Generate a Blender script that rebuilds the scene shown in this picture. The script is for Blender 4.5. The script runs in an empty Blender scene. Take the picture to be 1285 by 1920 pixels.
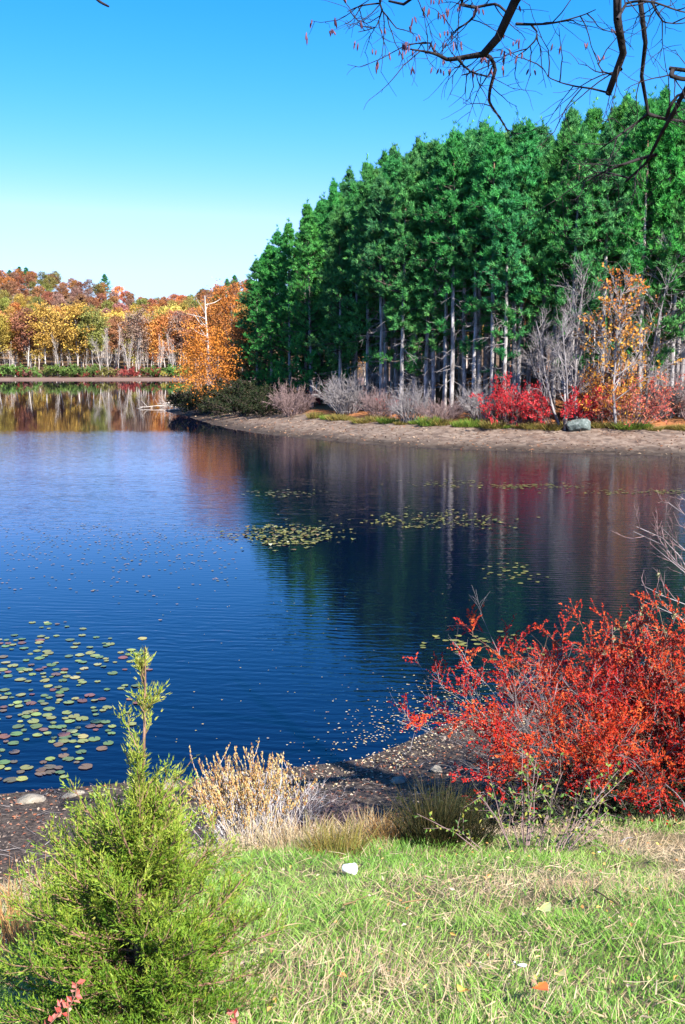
import bpy, bmesh, math, random
import numpy as np
from mathutils import Vector

# ------------------------------------------------------------------ camera, sky, sun, exposure
sc = bpy.context.scene
COL = sc.collection
rad = math.radians
PITCH = rad(8.6)
FPX = 1950.0
EYE = np.array([0.0, 0.0, 6.0])
cam_d = bpy.data.cameras.new("camera")
cam_d.sensor_fit = 'VERTICAL'
cam_d.sensor_height = 24.0
cam_d.lens = 24.0 * FPX / 1920.0
cam_d.clip_start = 0.05
cam_d.clip_end = 6000
cam = bpy.data.objects.new("camera", cam_d)
COL.objects.link(cam)
cam.location = EYE
cam.rotation_euler = (rad(90) - PITCH, 0, 0)
sc.camera = cam

SUN_EL = rad(40)
SUN_AZ = math.atan2(0.50, -0.86)            # heading of the sun, clockwise from +Y
wd = bpy.data.worlds.new("World")
sc.world = wd
wd.use_nodes = True
nt = wd.node_tree
nt.nodes.clear()
sky = nt.nodes.new("ShaderNodeTexSky")
sky.sky_type = 'NISHITA'
sky.sun_disc = False
sky.sun_elevation = SUN_EL
sky.sun_rotation = SUN_AZ
sky.air_density = 1.0
sky.dust_density = 0.6
sky.ozone_density = 1.0
hs = nt.nodes.new("ShaderNodeHueSaturation")
hs.inputs["Saturation"].default_value = 1.25
tintn = nt.nodes.new("ShaderNodeMix")
tintn.data_type = 'RGBA'
tintn.blend_type = 'MULTIPLY'
tintn.inputs[0].default_value = 1.0
tintn.inputs[7].default_value = (0.80, 1.06, 1.05, 1)
bg = nt.nodes.new("ShaderNodeBackground")
bg.inputs["Strength"].default_value = 0.06
wo = nt.nodes.new("ShaderNodeOutputWorld")
nt.links.new(sky.outputs[0], hs.inputs["Color"])
nt.links.new(hs.outputs[0], tintn.inputs[6])
sepn = nt.nodes.new("ShaderNodeSeparateColor")
comn = nt.nodes.new("ShaderNodeCombineColor")
nt.links.new(tintn.outputs[2], sepn.inputs[0])


def wmath(op, a, b):
    n = nt.nodes.new("ShaderNodeMath")
    n.operation = op
    nt.links.new(a, n.inputs[0])
    if hasattr(b, "links"):
        nt.links.new(b, n.inputs[1])
    else:
        n.inputs[1].default_value = b
    return n.outputs[0]


# film response of the whole sky: deep cyan overhead, white at the horizon
red = wmath('MINIMUM', wmath('MULTIPLY', wmath('POWER', sepn.outputs[0], 2.4), 0.265), wmath('MULTIPLY', sepn.outputs[1], 0.56))
nt.links.new(red, comn.inputs[0])
nt.links.new(wmath('MULTIPLY', sepn.outputs[1], 0.90), comn.inputs[1])
nt.links.new(wmath('MULTIPLY', sepn.outputs[2], 1.5), comn.inputs[2])
nt.links.new(comn.outputs[0], bg.inputs[0])
nt.links.new(bg.outputs[0], wo.inputs[0])

sun_d = bpy.data.lights.new("sun", 'SUN')
sun_d.energy = 5.0
sun_d.angle = rad(0.5)
sun_d.color = (1.0, 0.95, 0.87)
sun = bpy.data.objects.new("sun", sun_d)
COL.objects.link(sun)
to_sun = Vector((math.sin(SUN_AZ) * math.cos(SUN_EL), math.cos(SUN_AZ) * math.cos(SUN_EL), math.sin(SUN_EL)))
sun.rotation_euler = to_sun.to_track_quat('Z', 'Y').to_euler()
sun.location = (20, -20, 40)

sc.view_settings.view_transform = 'Standard'
sc.view_settings.look = 'None'
sc.view_settings.gamma = 1.0
sc.view_settings.use_curve_mapping = False
sc.view_settings.exposure = 1.6
sc.cycles.use_denoising = True
sc.cycles.max_bounces = 6
sc.cycles.diffuse_bounces = 2
sc.cycles.glossy_bounces = 3
sc.cycles.transmission_bounces = 4
sc.cycles.sample_clamp_indirect = 4.0

# ------------------------------------------------------------------ helpers: layout
CP, SP = math.cos(PITCH), math.sin(PITCH)


def ray(u, v):
    f = np.array([0, CP, -SP]); up = np.array([0, SP, CP]); r = np.array([1.0, 0, 0])
    return f + r * (u - 642.5) / FPX + up * (960.0 - v) / FPX


def at(u, v, y):
    d = ray(u, v)
    return EYE + d * (y / d[1])


def on(u, v, z=0.0):
    d = ray(u, v)
    return EYE + d * ((z - EYE[2]) / d[2])


def hit(u, v, h, y0=1.0, y1=500.0):
    d = ray(u, v)
    ys = np.geomspace(y0, y1, 1500)
    P = EYE[None, :] + d[None, :] * (ys / d[1])[:, None]
    g = P[:, 2] - h(P[:, 0], P[:, 1])
    k = np.argmax(g < 0)
    return P[k]


def upix(x, y):        # horizontal picture position of a point at eye height, for sorting rows only
    return 642.5 + FPX * x / (y * CP)


def sstep(a, b, t):
    t = np.clip((t - a) / (b - a), 0, 1)
    return t * t * (3 - 2 * t)


def vnoise(x, y, seed=0):
    x = np.asarray(x, float); y = np.asarray(y, float)
    xi = np.floor(x); yi = np.floor(y)
    fx = x - xi; fy = y - yi
    fx = fx * fx * (3 - 2 * fx); fy = fy * fy * (3 - 2 * fy)

    def hsh(a, b):
        s = np.sin(a * 127.1 + b * 311.7 + seed * 74.7) * 43758.5453
        return s - np.floor(s)
    a = hsh(xi, yi); b = hsh(xi + 1, yi); c = hsh(xi, yi + 1); d = hsh(xi + 1, yi + 1)
    return (a * (1 - fx) + b * fx) * (1 - fy) + (c * (1 - fx) + d * fx) * fy


def fbm(x, y, seed=0, o=3):
    s = 0; a = 0.5
    for k in range(o):
        s = s + a * vnoise(np.asarray(x) * 2 ** k, np.asarray(y) * 2 ** k, seed + k)
        a *= 0.5
    return s / (1 - 0.5 ** o)


# ------------------------------------------------------------------ helpers: meshes
class G:
    def __init__(self):
        self.v = []; self.f = []; self.r = []; self.m = []; self.n = 0; self.sm = []

    def add(self, V, F, rnd=None, mat=0, smooth=False):
        V = np.asarray(V, float).reshape(-1, 3); F = np.asarray(F, int)
        self.v.append(V); self.f.append(F + self.n); self.n += len(V)
        nf = len(F)
        if rnd is None:
            rnd = np.zeros(nf)
        self.r.append(np.broadcast_to(np.asarray(rnd, float), (nf,)))
        self.m.append(np.full(nf, mat)); self.sm.append(np.full(nf, smooth))

    def mesh(self, name, mats):
        me = bpy.data.meshes.new(name)
        V = np.concatenate(self.v)
        me.vertices.add(len(V))
        me.vertices.foreach_set("co", V.astype(np.float32).ravel())
        tot = np.concatenate([np.full(len(f), f.shape[1]) for f in self.f])
        loops = np.concatenate([f.ravel() for f in self.f])
        me.loops.add(len(loops))
        me.loops.foreach_set("vertex_index", loops.astype(np.int32))
        me.polygons.add(len(tot))
        st = np.concatenate([[0], np.cumsum(tot)[:-1]])
        me.polygons.foreach_set("loop_start", st.astype(np.int32))
        me.polygons.foreach_set("loop_total", tot.astype(np.int32))
        me.polygons.foreach_set("material_index", np.concatenate(self.m).astype(np.int32))
        me.polygons.foreach_set("use_smooth", np.concatenate(self.sm))
        at_ = me.attributes.new("rnd", 'FLOAT', 'FACE')
        at_.data.foreach_set("value", np.concatenate(self.r).astype(np.float32))
        for m in mats:
            me.materials.append(m)
        me.update(calc_edges=True)
        return me

    def obj(self, name, mats, parent=None):
        o = bpy.data.objects.new(name, self.mesh(name, mats if isinstance(mats, (list, tuple)) else [mats]))
        COL.objects.link(o)
        if parent is not None:
            o.parent = parent
        return o


def nrm(a):
    return a / np.maximum(np.linalg.norm(a, axis=-1, keepdims=True), 1e-9)


def tubes(g, P, R, sides=4, rnd=None, mat=0):
    """P (n,m,3) polylines, R (n,m) radii."""
    P = np.asarray(P, float); n, m, _ = P.shape
    R = np.broadcast_to(np.asarray(R, float), (n, m))
    T = nrm(np.gradient(P, axis=1))
    mean = nrm(P[:, -1] - P[:, 0])
    ref = np.where(np.abs(mean[:, 2:3]) < 0.8, np.array([[0, 0, 1.0]]), np.array([[1.0, 0.13, 0]]))
    A = nrm(np.cross(T, ref[:, None, :])); B = np.cross(T, A)
    ang = np.arange(sides) * 2 * np.pi / sides
    V = P[:, :, None, :] + R[:, :, None, None] * (np.cos(ang)[None, None, :, None] * A[:, :, None, :] + np.sin(ang)[None, None, :, None] * B[:, :, None, :])
    idx = np.arange(n * m * sides).reshape(n, m, sides)
    nx = np.roll(idx, -1, axis=2)
    F = np.stack([idx[:, :-1], nx[:, :-1], nx[:, 1:], idx[:, 1:]], -1).reshape(-1, 4)
    if rnd is not None:
        rnd = np.repeat(np.broadcast_to(rnd, (n,)), (m - 1) * sides)
    g.add(V, F, rnd, mat, True)


def grow(rng, P0, D0, L, m=5, up=0.0, jit=0.1):
    P = np.asarray(P0, float); D = nrm(np.asarray(D0, float)); n = len(P)
    L = np.broadcast_to(np.asarray(L, float), (n,)); up = np.broadcast_to(np.asarray(up, float), (n,))
    out = [P]
    for k in range(m - 1):
        D = nrm(D + np.stack([0 * up, 0 * up, up], -1) + rng.normal(0, jit, (n, 3)))
        P = P + D * (L / (m - 1))[:, None]
        out.append(P)
    return np.stack(out, 1)


def along(rng, P, k, t0, t1):
    n, m, _ = P.shape
    t = t0 + (t1 - t0) * (np.arange(k)[None, :] + rng.random((n, k))) / k
    s = t * (m - 1); i = np.minimum(s.astype(int), m - 2); f = s - i
    r = np.arange(n)[:, None]
    A = P[r, i]; B = P[r, i + 1]
    Q = A + (B - A) * f[..., None]
    return Q.reshape(-1, 3), nrm(B - A).reshape(-1, 3), t.ravel(), np.repeat(np.arange(n), k)


def splay(rng, T, lo, hi, up=0.0):
    R = rng.normal(0, 1, T.shape)
    perp = nrm(R - T * np.sum(R * T, -1, keepdims=True))
    a = np.radians(rng.uniform(lo, hi, len(T)))[:, None]
    D = T * np.cos(a) + perp * np.sin(a)
    D[:, 2] += up
    return nrm(D)


def rdir(rng, n):
    return nrm(rng.normal(0, 1, (n, 3)))


def leaves(g, P, D, N, L, W, rnd, mat=0, fold=0.12):
    D = nrm(D); S = nrm(np.cross(D, N)); N = np.cross(S, D)
    n = len(P); L = np.broadcast_to(L, (n,))[:, None]; W = np.broadcast_to(W, (n,))[:, None]
    a = P; c = P + D * L
    b = P + D * L * 0.45 + S * W * 0.5 + N * L * fold
    d = P + D * L * 0.45 - S * W * 0.5 + N * L * fold
    V = np.stack([a, b, c, d], 1).reshape(-1, 3)
    F = np.arange(n * 4).reshape(n, 4)
    g.add(V, F, rnd, mat)


def needles(g, P, D, L, W, rnd, rng, mat=0, face=None):
    D = nrm(D); S = nrm(np.cross(D, rdir(rng, len(P)) if face is None else rdir(rng, len(P)) * 0.55 + face))
    n = len(P); L = np.broadcast_to(L, (n,))[:, None]; W = np.broadcast_to(W, (n,))[:, None]
    V = np.stack([P - S * W / 2, P + S * W / 2, P + D * L], 1).reshape(-1, 3)
    g.add(V, np.arange(n * 3).reshape(n, 3), rnd, mat)


def sheet(name, xs, ys, h, mats, attr=None):
    X, Y = np.meshgrid(xs, ys)
    Z = h(X, Y)
    V = np.stack([X, Y, Z], -1).reshape(-1, 3)
    idx = np.arange(X.size).reshape(X.shape)
    F = np.stack([idx[:-1, :-1], idx[:-1, 1:], idx[1:, 1:], idx[1:, :-1]], -1).reshape(-1, 4)
    g = G(); g.add(V, F, None, 0, True)
    o = g.obj(name, mats)
    if attr is not None:
        a = o.data.attributes.new("mask", 'FLOAT', 'POINT')
        a.data.foreach_set("value", attr(X, Y).astype(np.float32).ravel())
    o["kind"] = "structure"
    return o


def tag(o, label, cat, group=None):
    o["label"] = label; o["category"] = cat
    if group:
        o["group"] = group
    return o


def thing(name, label, cat, loc=(0, 0, 0), rz=0.0, group=None, scale=1.0):
    o = bpy.data.objects.new(name, None)
    COL.objects.link(o)
    o.empty_display_size = 0.2
    o.location = loc; o.rotation_euler = (0, 0, rz); o.scale = (scale,) * 3
    return tag(o, label, cat, group)


def stuff(o, label, cat):
    o["kind"] = "stuff"
    return tag(o, label, cat)


def inst(name, me, parent, color=None):
    o = bpy.data.objects.new(name, me)
    COL.objects.link(o)
    o.parent = parent
    if color is not None:
        o.color = (*color, 1)
    return o


# ------------------------------------------------------------------ helpers: materials
def mat_base(name):
    m = bpy.data.materials.new(name); m.use_nodes = True
    t = m.node_tree
    return m, t, t.nodes["Principled BSDF"], t.nodes["Material Output"]


def ramp(t, stops, interp='LINEAR'):
    r = t.nodes.new("ShaderNodeValToRGB"); cr = r.color_ramp; cr.interpolation = interp
    while len(cr.elements) < len(stops):
        cr.elements.new(0.5)
    for e, (p, c) in zip(cr.elements, stops):
        e.position = p; e.color = (*c, 1)
    return r


def node(t, kind, **kw):
    n = t.nodes.new(kind)
    for k, v in kw.items():
        if k in n.inputs.keys() if hasattr(n.inputs, 'keys') else False:
            n.inputs[k].default_value = v
        else:
            setattr(n, k, v)
    return n


def leaf_mat(name, cols, rough=0.55, trans=0.3, spec=0.3, objcol=False):
    m, t, b, out = mat_base(name)
    a = node(t, "ShaderNodeAttribute", attribute_name="rnd")
    n = len(cols)
    r = ramp(t, [(i / max(1, n - 1), c) for i, c in enumerate(cols)])
    t.links.new(a.outputs["Fac"], r.inputs[0])
    col = r.outputs[0]
    if objcol:
        oi = node(t, "ShaderNodeObjectInfo")
        mx = node(t, "ShaderNodeMix", data_type='RGBA', blend_type='MULTIPLY')
        mx.inputs[0].default_value = 1.0
        t.links.new(oi.outputs["Color"], mx.inputs[6]); t.links.new(col, mx.inputs[7])
        col = mx.outputs[2]
    t.links.new(col, b.inputs["Base Color"])
    b.inputs["Roughness"].default_value = rough
    b.inputs["Specular IOR Level"].default_value = spec
    if trans > 0:
        tr = node(t, "ShaderNodeBsdfTranslucent")
        t.links.new(col, tr.inputs[0])
        ms = node(t, "ShaderNodeMixShader")
        ms.inputs[0].default_value = trans
        t.links.new(b.outputs[0], ms.inputs[1]); t.links.new(tr.outputs[0], ms.inputs[2])
        t.links.new(ms.outputs[0], out.inputs[0])
    return m


def bark_mat(name, c0, c1, scale=6.0, stretch=0.2, bump=0.6, top=None, topz=(9, 15)):
    m, t, b, out = mat_base(name)
    tc = node(t, "ShaderNodeTexCoord")
    mp = node(t, "ShaderNodeMapping"); mp.inputs["Scale"].default_value = (scale, scale, scale * stretch)
    t.links.new(tc.outputs["Object"], mp.inputs[0])
    nz = node(t, "ShaderNodeTexNoise"); nz.inputs["Scale"].default_value = 1.0; nz.inputs["Detail"].default_value = 4
    t.links.new(mp.outputs[0], nz.inputs["Vector"])
    r = ramp(t, [(0.35, c0), (0.65, c1)])
    t.links.new(nz.outputs[0], r.inputs[0])
    col = r.outputs[0]
    if top is not None:
        sp = node(t, "ShaderNodeSeparateXYZ"); t.links.new(tc.outputs["Object"], sp.inputs[0])
        mr = node(t, "ShaderNodeMapRange"); mr.inputs[1].default_value = topz[0]; mr.inputs[2].default_value = topz[1]
        t.links.new(sp.outputs[2], mr.inputs[0])
        mx = node(t, "ShaderNodeMix", data_type='RGBA')
        t.links.new(mr.outputs[0], mx.inputs[0]); t.links.new(col, mx.inputs[6]); mx.inputs[7].default_value = (*top, 1)
        col = mx.outputs[2]
    t.links.new(col, b.inputs["Base Color"])
    b.inputs["Roughness"].default_value = 0.9
    b.inputs["Specular IOR Level"].default_value = 0.2
    bp = node(t, "ShaderNodeBump"); bp.inputs["Strength"].default_value = bump; bp.inputs["Distance"].default_value = 0.05
    t.links.new(nz.outputs[0], bp.inputs["Height"]); t.links.new(bp.outputs[0], b.inputs["Normal"])
    return m


# ------------------------------------------------------------------ terrain functions
def shore_near(x):
    x = np.asarray(x, float)
    return np.interp(x, [-60, -12, -4.2, -2.4, -0.8, 0.3, 1.8, 4, 9, 16, 60], [9, 12.5, 13.8, 14.0, 14.6, 15.0, 16.4, 18.0, 20.5, 22, 24]) + 0.25 * (vnoise(x * 1.3, 0.5 * x, 3) - 0.5)


def bank_edge(x):
    return np.interp(x, [-60, -6, -3, -1.6, -0.5, 2, 6, 60], [3.0, 4.2, 5.1, 6.6, 7.7, 7.9, 8.3, 9])


def bank_f(x, y):
    e = bank_edge(x) + 0.35 * (vnoise(np.asarray(x) * 2.2, np.asarray(y) * 2.2, 5) - 0.5)
    return sstep(e + 3.0, e - 0.1, y)


def h_near(x, y):
    x = np.asarray(x, float); y = np.asarray(y, float)
    zb = 4.95 - 0.352 * y - 0.10 * np.maximum(0, -x - 0.6) + 0.02 * np.maximum(0, x)
    zb = np.where(y < 2.0, 4.25 + 0.12 * (2.0 - np.maximum(y, -6)) * np.exp(-np.abs(y - 2) * 0.2) + 0 * x + (zb - (4.95 - 0.352 * y)), zb)
    zb = zb + 0.10 * (fbm(x * 0.9, y * 0.9, 11) - 0.5) + 0.05 * (vnoise(x * 3, y * 3, 12) - 0.5)
    d = shore_near(x) - y
    zm = np.where(d > 0, 0.15 * d, 0.10 * d)
    zm = np.clip(zm, -1.0, 1.6) + (0.09 * (fbm(x * 1.6, y * 1.6, 21) - 0.5) + 0.05 * (fbm(x * 5.0, y * 5.0, 23) - 0.5)) * np.clip(np.abs(d), 0, 1)
    s = bank_f(x, y)
    return zm * (1 - s) + zb * s


_pp = [(1700, 862), (1285, 856), (1100, 851), (900, 845), (760, 838), (650, 829), (560, 821), (480, 812), (425, 802), (385, 791), (350, 780), (312, 772)]
_front = [tuple(on(u, v)[:2]) for u, v in _pp]
_tip = _front[-1]
POLY = np.array([(160, 52)] + _front + [(_tip[0] - 0.6, _tip[1] + 4), (_tip[0] + 2.0, _tip[1] + 16), (_tip[0] + 7, _tip[1] + 34), (-3, 168), (14, 205), (70, 235), (170, 235)])


def head_d(x, y):
    """signed distance to the headland's water line, positive on land"""
    x = np.asarray(x, float); y = np.asarray(y, float)
    sh = x.shape; x = x.ravel(); y = y.ravel()
    best = np.full(x.shape, 1e9); ins = np.zeros(x.shape, bool)
    n = len(POLY)
    for i in range(n):
        ax, ay = POLY[i]; bx, by = POLY[(i + 1) % n]
        ex, ey = bx - ax, by - ay
        t = np.clip(((x - ax) * ex + (y - ay) * ey) / (ex * ex + ey * ey), 0, 1)
        best = np.minimum(best, np.hypot(x - ax - t * ex, y - ay - t * ey))
        c = ((ay > y) != (by > y)) & (x < (bx - ax) * (y - ay) / (by - ay + 1e-12) + ax)
        ins ^= c
    return np.where(ins, best, -best).reshape(sh)


def h_head(x, y, d=None):
    if d is None:
        d = head_d(x, y)
    x = np.asarray(x, float); y = np.asarray(y, float)
    w = np.interp(x, [-16, -8, 2, 30], [2.5, 5.5, 6.5, 7.0])
    k = np.interp(x, [-16, -4, 6, 14, 60], [0.02, 0.03, 0.10, 0.21, 0.24])
    d = d + 1.1 * (fbm(x * 0.42, y * 0.42, 35) - 0.5) * sstep(-3, 0.5, d)
    z = 0.15 * np.minimum(d, w) + 0.25 * sstep(0, 2.5, d - w) + k * np.clip(d - w - 1.5, 0, 13)
    z = z + 0.10 * (fbm(x * 0.35, y * 0.35, 31) - 0.5) * np.clip(d, 0, 3) + 0.5 * (fbm(x * 0.12, y * 0.12, 33) - 0.5) * np.clip((d - w) / 10, 0, 1)
    return np.where(d > 0, z, np.maximum(0.15 * d, -1.2))


Y_FAR = 253.0


def h_far(x, y):
    x = np.asarray(x, float); y = np.asarray(y, float)
    y0 = Y_FAR + 3 * (vnoise(x * 0.05, 0 * x, 41) - 0.5) + 1.2 * (vnoise(x * 0.3, 0 * x, 42) - 0.5)
    d = y - y0
    crest = np.interp(x, [-420, -200, -165, -140, -112, -85, -60, 20, 300], [40, 44, 43, 36, 28, 30, 38, 47, 53])
    z = np.clip(0.16 * d, -2, 0.45) + crest * sstep(14, 390, d) ** 1.0 * (0.55 + 0.45 * sstep(0, 390, d))
    z = z + 2.0 * (fbm(x * 0.03, y * 0.03, 44) - 0.5) * np.clip(d / 60, 0, 1)
    return z - 0.03 * np.clip(d - 420, 0, 1e9)


# ------------------------------------------------------------------ setting: water, ground
def water_mat():
    m, t, b, out = mat_base("lake_water")
    b.inputs["Base Color"].default_value = (0.0007, 0.0022, 0.012, 1)
    b.inputs["Specular Tint"].default_value = (0.34, 0.74, 1.0, 1)
    b.inputs["IOR"].default_value = 1.333
    L = t.links
    tc = node(t, "ShaderNodeTexCoord")
    sp = node(t, "ShaderNodeSeparateXYZ"); L.new(tc.outputs["Object"], sp.inputs[0])

    def noise(scale, detail=2, rough=0.5, dist=0.0, stretch=(1, 1, 1), rot=0.0):
        mp = node(t, "ShaderNodeMapping"); mp.inputs["Scale"].default_value = stretch; mp.inputs["Rotation"].default_value = (0, 0, rot)
        L.new(tc.outputs["Object"], mp.inputs[0])
        n = node(t, "ShaderNodeTexNoise"); n.inputs["Scale"].default_value = scale; n.inputs["Detail"].default_value = detail
        n.inputs["Roughness"].default_value = rough; n.inputs["Distortion"].default_value = dist
        L.new(mp.outputs[0], n.inputs["Vector"])
        return n.outputs[0]

    def math_(op, a, c):
        n = node(t, "ShaderNodeMath", operation=op)
        for i, q in enumerate((a, c)):
            if hasattr(q, "links"):
                L.new(q, n.inputs[i])
            else:
                n.inputs[i].default_value = q
        return n.outputs[0]
    # wind: where the breeze ruffles the lake and where it lies calm, along the view
    big = noise(0.035, 2, 0.5, 0.6, (0.45, 1.0, 1))
    yy = math_('ADD', sp.outputs[1], math_('MULTIPLY', math_('SUBTRACT', big, 0.5), 16.0))
    mr = node(t, "ShaderNodeMapRange"); mr.inputs[1].default_value = 0; mr.inputs[2].default_value = 120
    L.new(yy, mr.inputs[0])
    g = lambda v: (v, v, v)
    wr = ramp(t, [(0.0, g(0.50)), (22 / 120, g(0.46)), (27 / 120, g(0.10)), (33 / 120, g(0.10)), (38 / 120, g(0.62)), (50 / 120, g(0.55)),
                  (56 / 120, g(0.34)), (76 / 120, g(0.48)), (84 / 120, g(0.04)), (1.0, g(0.03))])
    L.new(mr.outputs[0], wr.inputs[0])
    wind = math_('MULTIPLY', wr.outputs[0], math_('ADD', 0.7, math_('MULTIPLY', noise(0.22, 2, 0.6, 0.8, (0.5, 1.4, 1)), 0.6)))
    side = node(t, "ShaderNodeMapRange"); side.inputs[1].default_value = -7; side.inputs[2].default_value = 5; side.inputs[3].default_value = 0; side.inputs[4].default_value = 0.58
    L.new(math_('ADD', sp.outputs[0], math_('MULTIPLY', math_('SUBTRACT', yy, 40.0), 0.06)), side.inputs[0])
    wind = math_('MAXIMUM', wind, side.outputs[0])
    # ripples: long crests across the view, shorter cross chop
    w1 = node(t, "ShaderNodeTexWave", wave_type='BANDS', bands_direction='Y', wave_profile='SIN')
    mp = node(t, "ShaderNodeMapping"); mp.inputs["Rotation"].default_value = (0, 0, rad(7)); mp.inputs["Scale"].default_value = (1, 1, 1)
    L.new(tc.outputs["Object"], mp.inputs[0]); L.new(mp.outputs[0], w1.inputs["Vector"])
    w1.inputs["Scale"].default_value = 1.15; w1.inputs["Distortion"].default_value = 7.0
    w1.inputs["Detail"].default_value = 3.0; w1.inputs["Detail Scale"].default_value = 0.55; w1.inputs["Detail Roughness"].default_value = 0.6
    n1 = noise(3.2, 3, 0.55, 0.4, (0.42, 1.25, 1), rad(-6))
    n2 = noise(9.0, 2, 0.5, 0.2, (0.6, 1.2, 1), rad(14))
    n3 = noise(0.8, 2, 0.5, 0.5, (0.5, 1.2, 1))
    h = math_('ADD', math_('MULTIPLY', w1.outputs["Fac"], math_('MULTIPLY', n3, 0.020)), math_('MULTIPLY', n1, 0.060))
    h = math_('ADD', h, math_('MULTIPLY', n2, 0.011))
    h = math_('MULTIPLY', math_('MULTIPLY', h, wind), 0.30)
    bp = node(t, "ShaderNodeBump"); bp.inputs["Strength"].default_value = 1.0; bp.inputs["Distance"].default_value = 1.0
    L.new(h, bp.inputs["Height"]); L.new(bp.outputs[0], b.inputs["Normal"])
    rr = node(t, "ShaderNodeMapRange"); rr.inputs[1].default_value = 0; rr.inputs[2].default_value = 1; rr.inputs[3].default_value = 0.01; rr.inputs[4].default_value = 0.05
    L.new(wind, rr.inputs[0]); L.new(rr.outputs[0], b.inputs["Roughness"])
    return m


def ground_mat(name, cols, scale, mixmask=None, cols2=None, scale2=1.0, bump=0.5, dist=0.04, fine=None, wet=None):
    m, t, b, out = mat_base(name)
    L = t.links
    tc = node(t, "ShaderNodeTexCoord")

    def nz(s, d=6, ro=0.65):
        n = node(t, "ShaderNodeTexNoise"); n.inputs["Scale"].default_value = s; n.inputs["Detail"].default_value = d; n.inputs["Roughness"].default_value = ro
        L.new(tc.outputs["Object"], n.inputs["Vector"]); return n
    n1 = nz(scale)
    r = ramp(t, [(0.3 + 0.4 * i / (len(cols) - 1), c) for i, c in enumerate(cols)]); L.new(n1.outputs[0], r.inputs[0])
    col = r.outputs[0]
    if fine:
        vo = node(t, "ShaderNodeTexVoronoi"); vo.inputs["Scale"].default_value = fine[0]
        L.new(tc.outputs["Object"], vo.inputs["Vector"])
        fr = ramp(t, [(i / (len(fine[1]) - 1), c) for i, c in enumerate(fine[1])])
        sx = node(t, "ShaderNodeSeparateColor"); L.new(vo.outputs["Color"], sx.inputs[0]); L.new(sx.outputs[0], fr.inputs[0])
        mx = node(t, "ShaderNodeMix", data_type='RGBA'); mx.inputs[0].default_value = fine[2]
        L.new(col, mx.inputs[6]); L.new(fr.outputs[0], mx.inputs[7]); col = mx.outputs[2]
    if mixmask:
        n2 = nz(scale2)
        r2 = ramp(t, [(0.3 + 0.4 * i / (len(cols2) - 1), c) for i, c in enumerate(cols2)]); L.new(n2.outputs[0], r2.inputs[0])
        a = node(t, "ShaderNodeAttribute", attribute_name=mixmask)
        n3 = nz(scale2 * 0.6)
        ad = node(t, "ShaderNodeMath", operation='MULTIPLY_ADD'); L.new(n3.outputs[0], ad.inputs[0]); ad.inputs[1].default_value = 0.6; ad.inputs[2].default_value = -0.3
        a2 = node(t, "ShaderNodeMath", operation='ADD', use_clamp=True); L.new(a.outputs["Fac"], a2.inputs[0]); L.new(ad.outputs[0], a2.inputs[1])
        mx = node(t, "ShaderNodeMix", data_type='RGBA'); L.new(a2.outputs[0], mx.inputs[0]); L.new(col, mx.inputs[6]); L.new(r2.outputs[0], mx.inputs[7])
        col = mx.outputs[2]
    if wet:
        sz = node(t, "ShaderNodeSeparateXYZ"); L.new(tc.outputs["Object"], sz.inputs[0])
        nw = nz(0.7)
        az = node(t, "ShaderNodeMath", operation='MULTIPLY_ADD'); L.new(nw.outputs[0], az.inputs[0]); az.inputs[1].default_value = 0.35; L.new(sz.outputs[2], az.inputs[2])
        mw = node(t, "ShaderNodeMapRange"); mw.inputs[1].default_value = wet[0] + 0.17; mw.inputs[2].default_value = wet[1] + 0.17; mw.inputs[3].default_value = 0.30; mw.inputs[4].default_value = 1.0
        L.new(az.outputs[0], mw.inputs[0])
        mu = node(t, "ShaderNodeMix", data_type='RGBA', blend_type='MULTIPLY'); mu.inputs[0].default_value = 1.0
        L.new(col, mu.inputs[6]); L.new(mw.outputs[0], mu.inputs[7]); col = mu.outputs[2]
    L.new(col, b.inputs["Base Color"])
    b.inputs["Roughness"].default_value = 0.92; b.inputs["Specular IOR Level"].default_value = 0.2
    nb = nz(scale * 3, 8, 0.7)
    bp = node(t, "ShaderNodeBump"); bp.inputs["Strength"].default_value = bump; bp.inputs["Distance"].default_value = dist
    L.new(nb.outputs[0], bp.inputs["Height"]); L.new(bp.outputs[0], b.inputs["Normal"])
    return m


xs = np.array([-3000, -800, -200, 0, 200, 800, 3000.0]); ys = np.array([-400, 0, 100, 260, 800, 3000.0])
sheet("lake_water", xs, ys, lambda X, Y: 0 * X, water_mat())

m_bank = ground_mat("bank_soil", [(0.016, 0.012, 0.010), (0.042, 0.031, 0.025), (0.10, 0.075, 0.06)], 5.0,
                    "mask", [(0.10, 0.085, 0.035), (0.20, 0.155, 0.075), (0.15, 0.15, 0.05)], 4.0, 0.8, 0.05,
                    fine=(28, [(0.016, 0.012, 0.010), (0.05, 0.036, 0.03), (0.17, 0.125, 0.095), (0.03, 0.024, 0.02)], 0.5))
xs = np.concatenate([[-90, -60, -40, -25, -16], np.arange(-10, 10.01, 0.1), [14, 20, 30, 45, 90.0]])
ys = np.concatenate([[-60, -30, -15, -8, -4, -2], np.arange(0, 20.01, 0.1), [22, 25, 30]])
sheet("lake_bank", xs, ys, h_near, m_bank, lambda X, Y: bank_f(X, Y))

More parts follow.
